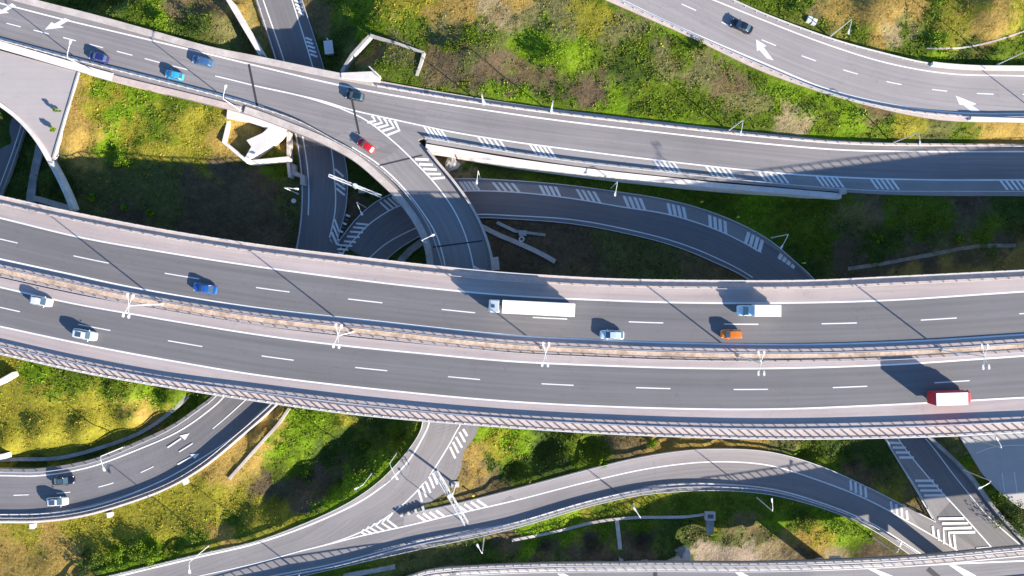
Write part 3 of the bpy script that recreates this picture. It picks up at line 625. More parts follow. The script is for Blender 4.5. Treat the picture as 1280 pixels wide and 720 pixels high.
# twin lamps on the median
def median_lamp():
    r = empty('twin_street_lamp'); h = 12.0
    MB().tube((0, 0, 0), (0, 0, h), .15, .09).build('pole', M['pole'], r); MB().box((0, 0, .2), (.5, .5, .5)).build('base_plate', M['conc'], r)
    for s in (1, -1):
        for k in (1, -1):
            MB().tube((0, 0, h-.3), (k*.36, s*1.5, h), .045, .04).build('arm', M['pole'], r)
            hd = MB(); hx, hy = k*.5, s*1.85
            hd.add([(hx-.1, hy-s*.5, h-.05), (hx+.1, hy-s*.5, h-.05), (hx+.2, hy+s*.1, h-.05), (hx+.1, hy+s*.35, h-.05), (hx-.1, hy+s*.35, h-.05), (hx-.2, hy+s*.1, h-.05),
                    (hx-.08, hy-s*.5, h+.06), (hx+.08, hy-s*.5, h+.06), (hx+.16, hy+s*.1, h+.1), (hx+.08, hy+s*.33, h+.08), (hx-.08, hy+s*.33, h+.08), (hx-.16, hy+s*.1, h+.1)],
                   [(0, 1, 2, 3, 4, 5), (11, 10, 9, 8, 7, 6)]+[(i, (i+1) % 6, 6+(i+1) % 6, 6+i) for i in range(6)]).build('lamp_head', M['pole'], r, bevel=.02)
    return r
first = median_lamp()
spots = [((161,382), 'twin mast lamp on the motorway median, leftmost of the five'), ((422,420), 'twin mast lamp on the motorway median left of the long white truck'),
         ((682,443), 'twin mast lamp on the motorway median below the long white truck'), ((952,454), 'twin mast lamp on the motorway median near the orange car'),
         ((1233,446), 'twin mast lamp on the motorway median above the red box truck')]
for i, ((x, y), lb) in enumerate(spots):
    o = first if i == 0 else copy_tree(first)
    zb = zM(x, 0); b = P(x, y, zb+12); zb2 = zM(640+b[0]*F/(CAM-zb), 0)
    o.location = (b[0], b[1], zb2+.02); o.rotation_euler.z = [-.2, -.12, -.05, 0, .06][i]
    tag(o, lb, 'street lamp', 'twin mast lamps on the motorway median')

# gantries
def gantry(pa, pb, pc, zb, ht, label, hw=.4, tb=.055):
    a = P(*pa, zb+ht); b = P(*pb, zb+ht); base = P(*pc, zb); r = empty('sign_gantry', base); tag(r, label, 'gantry'); a = Vector(a-base); b = Vector(b-base)
    d = (b-a).normalized(); n = Vector((-d.y, d.x, 0))*hw; mb = MB(); L = (b-a).length
    for o_ in (n, -n):
        for dz in (0, -.9): mb.tube(a+o_+Vector((0, 0, dz)), b+o_+Vector((0, 0, dz)), tb*1.3, n=6)
    k = max(3, int(L/(1.3 if hw > .3 else 2.6)))
    for i in range(k):
        p = a+d*L*i/k; q = a+d*L*(i+1)/k; s = 1 if i % 2 else -1
        mb.tube(p+n*s, q-n*s, tb*.6, n=5); mb.tube(p+n, p-n, tb*.6, n=5)
        for o_ in (n, -n): mb.tube(p+o_+Vector((0, 0, 0 if s > 0 else -.9)), q+o_+Vector((0, 0, -.9 if s > 0 else 0)), .04, n=5)
    mb.build('truss_beam', M['pole'], r)
    mid = a+d*max(0, min(L, (Vector((0, 0, 0))-a).dot(d))); 
    MB().tube((0, 0, -1), (0, 0, ht-.5), .28, .22, 12).build('column', M['pole'], r)
    MB().box((0, 0, .1), (1.6, 1.2, .6)).build('base_plate', M['conc'], r)
    MB().tube((0, 0, ht-.6), (mid.x, mid.y, ht-.45), .2, .2).tube((mid.x, mid.y, ht-1.0), (mid.x, mid.y, ht+.25), .55, .45, 12).build('bracket', M['pole'], r)
    return r, a, b, d, n
g, a, b, d, n = gantry((411,219), (476,245), (453,238), -3.3, 7.0, 'truss gantry with a middle column over the low road junction left of the curved branch', hw=.22, tb=.09)
g2, a, b, d, n = gantry((544,590), (583,656), (569,605), 1.2, 7.5, 'truss gantry over the gore where the two lower ramps join')
sg = MB().box(((a.x*.7+b.x*.3), (a.y*.7+b.y*.3), a.z-.9), (.15, 4.6, 2.2), math.atan2(d.y, d.x)+math.pi/2).build('sign_board', M['blue_sign'], g2)
# crash cushions in the gores
def cushion(pts, zf, label):
    p = W(pts, zf, False); p = resamp(p, 7); n = normals(p); base = p[0].copy(); r = empty('crash_cushion', base); tag(r, label, 'crash cushion')
    for i, q in enumerate(p):
        mb = MB(); w = .5+.07*i; q = q-base; a_ = math.atan2(n[i][1], n[i][0]); mb.box((q[0], q[1], .45), (w, .45, .8), a_); mb.build('segment', M['dark' if i % 2 else 'galv'], r, bevel=.04)
cushion([(424,300),(430,285),(436,270)], zL1, 'black striped crash cushion in the gore left of the curved branch')
cushion([(502,643),(515,639),(529,634)], zB4, 'striped crash cushion at the tip of the lower ramp gore')
# delineator posts (yellow-green) near loop ramp
dp = None
for (x, y, lb) in ((876,253,'first'),(921,272,'second'),(1003,329,'third'),(592,618,'x')):
    o = empty('marker_post', P(x, y, zL2(x, y) if y < 400 else 1.0))
    tag(o, {'first': 'yellow marker post above the loop ramp, the left of three', 'second': 'yellow marker post above the loop ramp, the middle of three', 'third': 'yellow marker post above the loop ramp near the viaduct', 'x': 'yellow marker beside the gantry at the lower ramps'}[lb], 'marker post')
    if 'yel' not in M: M['yel'] = rough('yellow_plastic', (.65, .62, .05), .05, 3, .5)
    MB().box((0, 0, .5), (.35, .22, 1.2)).build('post', M['yel'], o, bevel=.04); MB().box((0, 0, 1.12), (.5, .3, .14)).build('cap', M['yel'], o)

# ================================================================== VEHICLES
def loft(rings):
    mb = MB(); n = len(rings[0]); vs = [p for r in rings for p in r]; fs = []
    for i in range(len(rings)-1):
        for k in range(n): fs.append((i*n+k, i*n+(k+1) % n, (i+1)*n+(k+1) % n, (i+1)*n+k))
    fs += [tuple(range(n-1, -1, -1)), tuple(range((len(rings)-1)*n, len(rings)*n))]
    return mb.add(vs, fs)
def ring(x, w, z0, z1, crown=.05):
    return [(x, -w*.92, z0), (x, -w, z0+.16), (x, -w, z0+(z1-z0)*.6), (x, -w*.95, z1-.06), (x, -w*.80, z1), (x, -w*.4, z1+crown*.8), (x, 0, z1+crown), (x, w*.4, z1+crown*.8), (x, w*.80, z1), (x, w*.95, z1-.06), (x, w, z0+(z1-z0)*.6), (x, w, z0+.16), (x, w*.92, z0)]
def car(L, Wd, H, col, style='hatch', metal=.2, roofcol=None, name='car'):
    r = empty(name); pm = paint('car_paint', col, .28, metal, .8); h = L/2; w = Wd/2; belt = H*.62
    hood = H*.56; tr = belt if style in ('suv', 'hatch') else H*.6
    prof = [(h-.02, w*.55, .42, .60), (h-.12, w*.76, .28, hood*.84), (h-.45, w*.94, .2, hood*.95), (h-1.0, w, .2, hood), (h-L*.30, w, .2, belt-.02), (0, w, .2, belt), (-h+L*.22, w, .2, belt), (-h+.45, w*.97, .2, tr), (-h+.12, w*.86, .3, tr*.96), (-h+.01, w*.68, .42, tr*.78)]
    b = loft([ring(*p) for p in prof]).build('body', pm, r, smooth=True, bevel=0)
    s = b.modifiers.new('sub', 'SUBSURF'); s.levels = 2; s.render_levels = 2
    # cabin: x positions at belt and roof
    if style == 'sedan': xb0, xr0, xr1, xb1 = h-L*.27, h-L*.43, -h+L*.30, -h+L*.13
    elif style == 'suv': xb0, xr0, xr1, xb1 = h-L*.25, h-L*.38, -h+L*.10, -h+L*.03
    else: xb0, xr0, xr1, xb1 = h-L*.25, h-L*.42, -h+L*.16, -h+L*.04
    wb, wr = w*.90, w*.74; zb, zt = belt-.03, H
    q = lambda x, y, z: (x, y, z)
    cab = MB().add([q(xb0, -wb*.86, zb), q(xb0, wb*.86, zb), q(xb1, wb*.88, zb), q(xb1, -wb*.88, zb), q((xb0+xb1)/2, wb, zb), q((xb0+xb1)/2, -wb, zb),
                    q(xr0, -wr*.9, zt-.04), q(xr0, wr*.9, zt-.04), q(xr1, wr*.9, zt-.05), q(xr1, -wr*.9, zt-.05), q((xr0+xr1)/2, wr, zt), q((xr0+xr1)/2, -wr, zt)],
                   [(0, 1, 7, 6), (1, 4, 10, 7), (4, 2, 8, 10), (2, 3, 9, 8), (3, 5, 11, 9), (5, 0, 6, 11), (6, 7, 10, 11), (11, 10, 8, 9), (0, 5, 3, 2, 4, 1)])
    cab.build('cabin', pm, r, bevel=.12)
    def pane(nm, A, B, C_, D, s=.90, lift=.03):
        A, B, C_, D = map(Vector, (A, B, C_, D)); m_ = (A+B+C_+D)/4; nrm = (B-A).cross(D-A).normalized()
        if nrm.dot(m_-Vector((0, 0, belt*.7))) < 0: nrm = -nrm
        P4 = [m_+(p-m_)*s for p in (A, B, C_, D)]
        MB().add([p+nrm*lift for p in P4]+[p-nrm*.05 for p in P4], [(0, 1, 2, 3), (7, 6, 5, 4), (0, 4, 5, 1), (1, 5, 6, 2), (2, 6, 7, 3), (3, 7, 4, 0)]).build(nm, M['glass'], r)
    pane('windscreen', (xb0, -wb*.86, zb), (xb0, wb*.86, zb), (xr0, wr*.9, zt-.04), (xr0, -wr*.9, zt-.04), .93)
    pane('rear_window', (xb1, -wb*.88, zb+.08), (xb1, wb*.88, zb+.08), (xr1, wr*.9, zt-.05), (xr1, -wr*.9, zt-.05), .86)
    for sd in (1, -1):
        mx, mr_ = (xb0+xb1)/2, (xr0+xr1)/2
        pane('side_window', (xb0-.3, sd*wb*.88, zb+.04), (mx, sd*wb, zb+.04), (mr_, sd*wr, zt-.04), (xr0, sd*wr*.92, zt-.06), .86)
        pane('side_window', (mx, sd*wb, zb+.04), (xb1+.3, sd*wb*.9, zb+.04), (xr1, sd*wr*.92, zt-.07), (mr_, sd*wr, zt-.04), .86)
        MB().box((h-.36, sd*w*.66, hood*.80), (.30, .30, .16)).build('headlight', M['lampg'], r, bevel=.05)
        MB().box((-h+.14, sd*w*.68, tr*.80), (.16, .30, .18)).build('tail_light', M['tail'], r, bevel=.04)
        MB().box((xb0-.25, sd*(w+.09), belt+.08), (.16, .24, .14)).build('wing_mirror', pm, r, bevel=.04)
        for fx in (h-L*.19, -h+L*.19):
            wh = MB().tube((fx, sd*(w-.02), .33), (fx, sd*(w-.24), .33), .33, n=18).build('wheel', M['tyre'], r, bevel=.03)
            MB().tube((fx, sd*(w-.0), .33), (fx, sd*(w-.1), .33), .2, n=12).build('rim', M['rim'], wh)
    return r, pm, (xb0, xr0, xr1, xb1, wr, zt)
def place(o, x, y, zf, ang_px, fwd):
    """ang: direction of the front in the picture (dx,dy)"""
    dx, dy = ang_px; z = zf(x, y); p = P(x, y, z+.7); p[2] = z
    e = 12; l = math.hypot(dx, dy); z2 = zf(x+dx/l*e, y+dy/l*e); z1 = zf(x-dx/l*e, y-dy/l*e)
    f = Vector(P(x+dx/l*e, y+dy/l*e, z2)-P(x-dx/l*e, y-dy/l*e, z1)).normalized(); up = Vector((0, 0, 1)); s = up.cross(f).normalized(); up = f.cross(s)
    o.matrix_world = Matrix(((f.x, s.x, up.x, p[0]), (f.y, s.y, up.y, p[1]), (f.z, s.z, up.z, p[2]+.02), (0, 0, 0, 1)))
cars = [
 ((123.5,71.5), zA, (-1,-.26), 4.1, 1.78, 1.5, (.02,.025,.16), 'hatch', 'dark blue hatchback, leftmost car on the upper left ramp'),
 ((218,94), zA, (-1,-.24), 3.9, 1.75, 1.5, (.05,.42,.68), 'hatch', 'small bright light blue hatchback on the upper left ramp'),
 ((253.5,76.5), zA, (-1,-.26), 4.5, 1.8, 1.48, (.05,.14,.30), 'hatch', 'slate blue car on the upper left ramp, in the upper lane'),
 ((443.5,120), zA, (-1,-.2), 4.0, 1.78, 1.5, (.012,.035,.045), 'hatch', 'dark teal car at the split above the chevron markings'),
 ((457.5,182), zA2, (-1,-.72), 4.0, 1.75, 1.48, (.62,.015,.02), 'hatch', 'red car on the curved branch bridge'),
 ((927,32.5), zR, (-1,-.45), 4.8, 1.85, 1.42, (.015,.02,.03), 'sedan', 'black sedan on the upper right road'),
 ((256.5,360.5), zM, (-1,-.17), 4.8, 1.85, 1.48, (.02,.12,.42), 'sedan', 'blue sedan in the upper carriageway at the left'),
 ((51.5,376.5), zM, (1,.19), 4.6, 1.82, 1.5, (.80,.80,.80), 'hatch', 'white car at the left edge next to the motorway median'),
 ((106.5,418.5), zM, (1,.19), 4.9, 1.92, 1.66, (.80,.80,.80), 'suv', 'white car with black sunroof in the lower carriageway'),
 ((765,418.5), zM, (-1,-.03), 4.7, 1.82, 1.5, (.60,.70,.76), 'hatch', 'pale blue car near the median right of the long truck'),
 ((914.5,417.5), zM, (-1,0), 4.2, 1.8, 1.55, (.75,.2,.02), 'suv', 'orange car near the motorway median'),
 ((79,600.5), zL1, (1,-.07), 4.9, 1.85, 1.42, (.012,.014,.03), 'sedan', 'black sedan on the lower left road'),
 ((71.5,627), zL1, (1,-.05), 4.7, 1.85, 1.5, (.76,.78,.80), 'hatch', 'white car below the black sedan on the lower left road'),
]
for (p, zf, dr, L_, W_, H_, col, st, lb) in cars:
    o, pm, geo = car(L_, W_, H_, col, st); tag(o, lb, 'car', 'cars driving on the junction roads'); place(o, p[0], p[1], zf, dr, 1)
    if 'sunroof' in lb: MB().box(((geo[1]+geo[2])/2-.1, 0, geo[5]+.02), (1.1, .95, .05)).build('sunroof', M['glass'], o, bevel=.02)
    if 'black sedan on the lower' in lb: MB().box(((geo[1]+geo[2])/2, 0, geo[5]+.01), (1.2, 1.0, .05)).build('sunroof', M['glass'], o, bevel=.02)
def wheels(r, xs, w, rad=.5, wd=.3):
    for x in xs:
        for s in (1, -1):
            wh = MB().tube((x, s*w, rad), (x, s*(w-wd), rad), rad, n=18).build('wheel', M['tyre'], r, bevel=.03)
            MB().tube((x, s*(w+.01), rad), (x, s*(w-.1), rad), rad*.55, n=12).build('rim', M['rim'], wh)
wp = paint('white_truck_paint', (.82, .82, .82), .35, 0, .5); whbox = rough('white_box_body', (.84, .84, .84), .03, .5, .5, fine=False)
# articulated truck
r = empty('articulated_truck'); tag(r, 'long white articulated truck in the upper carriageway', 'truck')
# front at +x, total length 16.3, centre at 0
cb = loft([[(8.15, -1.0, .5), (8.15, 1.0, .5), (8.15, 1.05, 2.0), (7.95, 1.0, 3.05), (7.95, -1.0, 3.05), (8.15, -1.05, 2.0)], [(7.7, -1.22, .45), (7.7, 1.22, .45), (7.7, 1.22, 2.4), (7.6, 1.15, 3.4), (7.6, -1.15, 3.4), (7.7, -1.22, 2.4)],
           [(6.0, -1.24, .45), (6.0, 1.24, .45), (6.0, 1.24, 2.6), (6.0, 1.15, 3.75), (6.0, -1.15, 3.75), (6.0, -1.24, 2.6)]]).build('cab', wp, r, bevel=.1)
MB().box((7.15, 0, 3.48), (.7, .62, .2)).build('roof_hatch', M['glass'], r, bevel=.04)
MB().add([(8.18, -.95, 1.7), (8.18, .95, 1.7), (8.0, .9, 2.85), (8.0, -.9, 2.85), (8.1, -.95, 1.7), (8.1, .95, 1.7), (7.9, .9, 2.85), (7.9, -.9, 2.85)], [(0, 1, 2, 3), (7, 6, 5, 4), (0, 4, 5, 1), (1, 5, 6, 2), (2, 6, 7, 3), (3, 7, 4, 0)]).build('windscreen', M['glass'], r)
for s in (1, -1):
    MB().box((6.9, s*1.25, 2.1), (.8, .05, .7)).build('side_window', M['glass'], r); MB().box((7.9, s*1.42, 2.3), (.15, .25, .7)).build('wing_mirror', M['dark'], r, bevel=.03)
    MB().box((8.16, s*.85, .8), (.1, .35, .25)).build('headlight', M['lampg'], r)
MB().box((-1.2, 0, .95), (14.0, 1.1, .4)).build('chassis', M['dark'], r)
MB().box((-1.35, 0, 2.6), (13.6, 2.5, 2.75)).build('trailer', whbox, r, bevel=.05)
for k in range(1, 12): pass
MB().box((-8.17, 0, 2.6), (.05, 2.3, 2.5)).build('rear_door', wp, r); wheels(r, (7.0, 3.6, -4.6, -5.9, -7.2), 1.24)
place(r, 664, 384.5, zM, (-1, -.05), 1)
# pale van with box
r = empty('box_van'); tag(r, 'white box van with pale blue cab in the upper carriageway', 'van'); pb = paint('pale_blue_paint', (.52, .68, .76), .3, 0, .7)
loft([ring(3.75, .78, .4, .95, .03), ring(3.5, .96, .3, 1.15, .04), ring(2.7, 1.02, .3, 1.3, .04), ring(1.1, 1.02, .3, 1.3, .04)]).build('cab', pb, r, smooth=True)
MB().add([(2.75, -.9, 1.25), (2.75, .9, 1.25), (1.95, .82, 2.1), (1.95, -.82, 2.1), (1.1, -.97, 1.25), (1.1, .97, 1.25), (1.1, .85, 2.2), (1.1, -.85, 2.2)], [(0, 1, 2, 3), (3, 2, 6, 7), (1, 5, 6, 2), (0, 3, 7, 4), (4, 7, 6, 5)]).build('cab_roof', pb, r, bevel=.06)
MB().add([(2.74, -.82, 1.36), (2.74, .82, 1.36), (2.06, .76, 2.09), (2.06, -.76, 2.09), (2.6, -.82, 1.3), (2.6, .82, 1.3), (1.95, .76, 2.0), (1.95, -.76, 2.0)], [(0, 1, 2, 3), (7, 6, 5, 4), (0, 4, 5, 1), (1, 5, 6, 2), (2, 6, 7, 3), (3, 7, 4, 0)]).build('windscreen', M['glass'], r)
MB().box((-1.4, 0, 1.75), (4.9, 2.2, 2.1)).build('cargo_box', whbox, r, bevel=.05)
MB().box((-1.4, 0, .6), (4.9, 1.2, .25)).build('chassis', M['dark'], r); wheels(r, (2.5, -2.2), 1.0, .36, .25)
for s in (1, -1):
    MB().box((3.62, s*.62, .85), (.2, .35, .2)).build('headlight', M['lampg'], r, bevel=.03); MB().box((2.3, s*1.15, 1.5), (.15, .25, .3)).build('wing_mirror', M['dark'], r)
place(r, 946, 388, zM, (-1, 0), 1)
# red box truck
r = empty('box_truck'); tag(r, 'red truck with white box roof in the lower carriageway', 'truck'); rp = rough('red_truck_paint', (.42, .015, .03), .05, 2, .7, 0)
loft([[(3.8, -.95, .4), (3.8, .95, .4), (3.8, 1.0, 1.4), (3.45, .95, 2.5), (3.45, -.95, 2.5), (3.8, -1.0, 1.4)], [(3.3, -1.12, .4), (3.3, 1.12, .4), (3.3, 1.12, 1.7), (3.2, 1.0, 2.65), (3.2, -1.0, 2.65), (3.3, -1.12, 1.7)], [(2.35, -1.12, .4), (2.35, 1.12, .4), (2.35, 1.12, 1.9), (2.35, 1.05, 2.75), (2.35, -1.05, 2.75), (2.35, -1.12, 1.9)]]).build('cab', rp, r, bevel=.08)
MB().add([(3.83, -.85, 1.4), (3.83, .85, 1.4), (3.53, .82, 2.35), (3.53, -.82, 2.35), (3.7, -.85, 1.4), (3.7, .85, 1.4), (3.4, .82, 2.35), (3.4, -.82, 2.35)], [(0, 1, 2, 3), (7, 6, 5, 4), (0, 4, 5, 1), (1, 5, 6, 2), (2, 6, 7, 3), (3, 7, 4, 0)]).build('windscreen', M['glass'], r)
MB().box((-.85, 0, 2.2), (6.1, 2.4, 3.0)).build('cargo_box', rp, r, bevel=.04); MB().box((-.83, 0, 3.74), (6.0, 2.42, .08)).build('box_roof', whbox, r, bevel=.02)
MB().box((-.85, 0, .55), (6.0, 1.2, .3)).build('chassis', M['dark'], r); wheels(r, (2.9, -2.4), 1.1, .42, .28)
for s in (1, -1):
    MB().box((3.75, s*.75, .8), (.15, .35, .22)).build('headlight', M['lampg'], r); MB().box((3.2, s*1.25, 2.0), (.15, .25, .4)).build('wing_mirror', M['dark'], r)
place(r, 1184, 495.5, zM, (1, -.03), 1); r.matrix_world = r.matrix_world @ Matrix.Scale(.95, 4)

# ================================================================== TERRAIN
ctl = [  # free ground points: x, y (px), z
 (200,15,2.9),(260,30,3.0),(230,-60,3),(300,15,1.5),(110,-10,-3),(140,-5,-2),(330,-80,-2),(420,50,-2.2),(450,60,.5),(440,20,0),(500,60,2.9),(480,20,3),(600,60,4.3),(600,-40,5),(700,60,4.8),(800,85,4.4),(720,120,3.6),(560,100,3.2),
 (1000,130,4.2),(1100,155,4.0),(1200,165,4.0),(1280,165,4),(1000,10,5.6),(1100,20,6.6),(1250,20,7),(1180,60,6.2),(1100,60,5.6),(1250,70,5.6),(900,-40,5.5),
 (106,97,3.1),(97,125,3.1),(88,160,3.0),(80,185,2.6),(120,110,2.6),(115,150,2.3),(105,190,1.2),(72,215,-1.5),(200,140,1.5),(260,150,1.2),(250,200,.5),(150,190,.6),(150,250,-.5),(300,250,-.8),(330,310,-1.4),(100,290,-1),(80,235,-2.5),(350,180,0),(300,165,.8),(320,170,.8),
 (60,200,-3.6),(30,240,-3.7),(40,160,-3.8),(-100,150,-3.8),(20,210,-3.8),
 (440,225,-3.6),(460,215,-3.6),(480,235,-3.6),(420,160,-3.4),(540,320,-3.4),(500,330,-3.4),(580,200,-2.2),(650,212,-2.4),(760,225,-2.4),(900,240,-2.2),(1000,260,-1.2),(1040,250,.2),
 (1100,252,1.6),(1200,252,1.6),(1280,252,1.6),(1060,290,-1.2),(1150,290,-.2),(1270,300,0),(1200,335,0),(1050,340,-1.4),(1120,340,-.4),(1280,335,0),
 (600,300,-3),(680,310,-2.8),(760,310,-2.8),(850,335,-2.6),(650,330,-2.8),
 (50,480,1.2),(100,480,1.0),(150,490,.9),(50,540,.7),(100,540,.6),(160,525,.5),(210,505,.3),(0,560,.3),(120,580,-2.6),(60,582,-2.6),(0,582,-2.6),(180,550,-2.4),(225,515,-2.2),(-100,500,1),
 (40,680,-.6),(100,665,-.6),(150,690,-.8),(220,625,-.6),(260,600,-.2),(320,545,.5),(345,515,.3),(290,650,-1.0),(220,680,-.4),(100,710,-.6),(-80,700,-.6),(30,780,-.6),
 (365,540,-1.2),(385,520,-1.0),(340,590,-2.6),(380,590,-3.6),(420,570,-3.8),(350,620,-2.6),(450,550,-3.0),(480,530,-2.2),(420,600,-3.0),(500,540,-1.0),(300,620,-1.4),
 (610,545,1.4),(640,550,.6),(600,590,1.1),(620,600,.2),(680,560,-1.4),(740,560,-1.4),(640,585,-.8),(830,552,.2),(900,552,.6),(1000,570,-1.4),(1060,575,-1.6),(1090,590,-1.6),(1140,635,.2),(1110,600,-1),
 (600,690,.6),(640,692,.6),(560,700,.6),(700,692,.6),(680,680,-1.2),(620,680,-.9),(740,682,-1.2),(720,650,-.4),(800,678,-1.2),(800,692,1.2),(860,665,-1.0),(880,690,-1.0),(950,670,-.4),(960,695,-.6),(1060,685,-.5),(1000,640,.2),(850,630,.4),(450,720,0),(640,740,-1),(1100,720,-.5),(900,740,-1),
 (1215,590,.2),(1240,620,.3),(1265,650,.3),(1290,700,.3),(1400,600,.3),(1300,560,.3),(1185,560,-.4),
 (100,360,-1),(220,420,-1),(500,430,-2.2),(680,430,-2),(800,430,-1.6),(900,450,-1.2),(1240,430,0),(1240,500,0),(1000,520,-1.2),(700,520,-1),(450,470,-2.2),(30,440,.5),
 (-300,0,2),(-300,400,0),(-300,750,0),(640,-200,4),(1300,-200,6),(1600,200,3),(1600,500,0),(1500,800,0),(640,900,-1),(200,900,-1),
]
CP = [P(x, y, z) for x, y, z in ctl]
def addc(path, dz=-.25, step=3.0):
    for p in resamp(path, step=step): CP.append(p+[0, 0, dz])
for p in (L1lr, L1l, B1low, L2up, L2in, L2lo, L2rl): addc(p)
addc(L1r); addc(L1rr); addc(b1o[14:])
addc(W(crom(c['B2_lr']), zB2, False)); addc(W([q for q in crom(c['B2_l']) if q[1] > 500], zB2, False)); addc(W([q for q in crom(c['B2_r']) if q[1] > 500], zB2, False)); addc(W([q for q in crom(c['B2_out']) if q[1] > 500], zB2, False))
for k in ('B4_up', 'B4_in', 'B4_low', 'B4_rail'): addc(line(k, zB4))
addc(Ro); addc(Rr); addc(Ru); addc(Rur); addc(lerpw(Rl, Ru, .5))
addc(W(sub(c['A_top'], 430, 1500), zA, False), -.3); addc(W(sub(c['A_top'], 140, 300), zA, False), -.6)
addc(W(sub(c['A1_out'], 1060, 1500), zA, False), -.5)
addc(W(sub(c['A_out'], 110, 285), zA, False), -1.4)
addc(W(sub(c['N_top'], 300, 825), zN, False), -1.2)
addc(W([(243,503),(210,529),(175,548),(125,568),(65,581),(0,582),(-100,582)], zl(-3.2)), 0, 1.5)
for x, y in pk: CP.append(P(x, y, .25))
CP = np.array(CP)
# non-uniform grid: fine under the picture, growing outwards
def axis(a, st, far):
    x = list(np.arange(-a, a+.01, st)); d = st
    while x[-1] < far: d *= 1.35; x.append(x[-1]+d); x.insert(0, x[0]-d)
    return np.array(x)
gx, gy = axis(120, .8, 2500), axis(72, .8, 2500)
X, Y = np.meshgrid(gx, gy); pts = np.stack([X.ravel(), Y.ravel()], 1); Z = np.empty(len(pts))
for i in range(0, len(pts), 4000):
    d2 = ((pts[i:i+4000, None, :]-CP[None, :, :2])**2).sum(2)+.6
    w = d2**-1.9; Z[i:i+4000] = (w*CP[:, 2]).sum(1)/w.sum(1)
# value noise for relief
def vnoise(x, y, s, seed):
    r = np.random.default_rng(seed); T = r.random((256, 256)); x = x/s; y = y/s; xi = np.floor(x).astype(int); yi = np.floor(y).astype(int); fx = x-xi; fy = y-yi
    fx = fx*fx*(3-2*fx); fy = fy*fy*(3-2*fy); g = lambda a, b: T[a % 256, b % 256]
    return (g(xi, yi)*(1-fx)+g(xi+1, yi)*fx)*(1-fy)+(g(xi, yi+1)*(1-fx)+g(xi+1, yi+1)*fx)*fy
def fbm(x, y, s, seed, o=4): return sum(vnoise(x, y, s/2**k, seed+k)*.5**k for k in range(o))/sum(.5**k for k in range(o))
def inside(poly, p):
    x, y = p[:, 0], p[:, 1]; r = np.zeros(len(p), bool); n = len(poly); j_ = n-1
    mn, mx_ = poly.min(0), poly.max(0); cand = np.where((x > mn[0]) & (x < mx_[0]) & (y > mn[1]) & (y < mx_[1]))[0]; xx, yy = x[cand], y[cand]; rr = np.zeros(len(cand), bool)
    for i in range(n):
        xi, yi = poly[i]; xj, yj = poly[j_]
        m_ = ((yi > yy) != (yj > yy)) & (xx < (xj-xi)*(yy-yi)/(yj-yi+1e-12)+xi); rr ^= m_; j_ = i
    r[cand] = rr; return r
onroad = np.zeros(len(pts), bool)
for pl in POLYS: onroad |= inside(pl, pts)
rel = (fbm(pts[:, 0], pts[:, 1], 9, 3)-.5)*.3+(fbm(pts[:, 0], pts[:, 1], 2.2, 9, 3)-.5)*.3
fd = np.abs(pts).max(1) < 130
Z = Z+np.where(onroad | ~fd, 0, rel)
# never above the road surfaces: keep a ring around them low too
from mathutils import kdtree
rp_ = [(p, z) for p, z in []]
CEN = []
for a_, b_ in ((L1lr, B1low),):
    pass
clampers = []
for pa_, pb_ in ((W([p for p in crom(c['L1_l']) if p[1] < 330], zL1, False), L1r), (W([p for p in crom(c['L1_l']) if p[1] > 340], zL1, False), B1low), (L2up, L2rl), (L2in, L2lo), (W([q for q in crom(c['B2_lr']) if q[1] > 500], zB2, False), W([q for q in crom(c['B2_r']) if q[1] > 500], zB2, False)), (line('B4_up', zB4), line('B4_rail', zB4)), (Rur, Ro), (L1lr, L1l), (W([p for p in crom(c['L1_r'])], zL1, False), L1rr), (W(sub(c['A_top'], 560, 1500), zA, False), W(sub(c['A1_low'], 560, 1500), zA, False)), (W(sub(c['A1_low'], 1040, 1500), zA, False), W(sub(c['A1_out'], 1040, 1500), zA, False)), (L2up[-40:], L2rl[-40:])):
    A_, B_ = pair(pa_, pb_, 150)
    for f in np.linspace(0, 1, 5): clampers.append(A_*(1-f)+B_*f)
clampers = np.vstack(clampers)
def kd(P_):
    k = kdtree.KDTree(len(P_))
    for i, p in enumerate(P_): k.insert((p[0], p[1], 0), i)
    k.balance(); return k
KC = kd(clampers)
for i in np.where(fd)[0]:
    _, k, dm = KC.find((pts[i, 0], pts[i, 1], 0)); cap = clampers[k, 2]-.12+max(0, dm-1.6)*.9
    if Z[i] > cap: Z[i] = cap
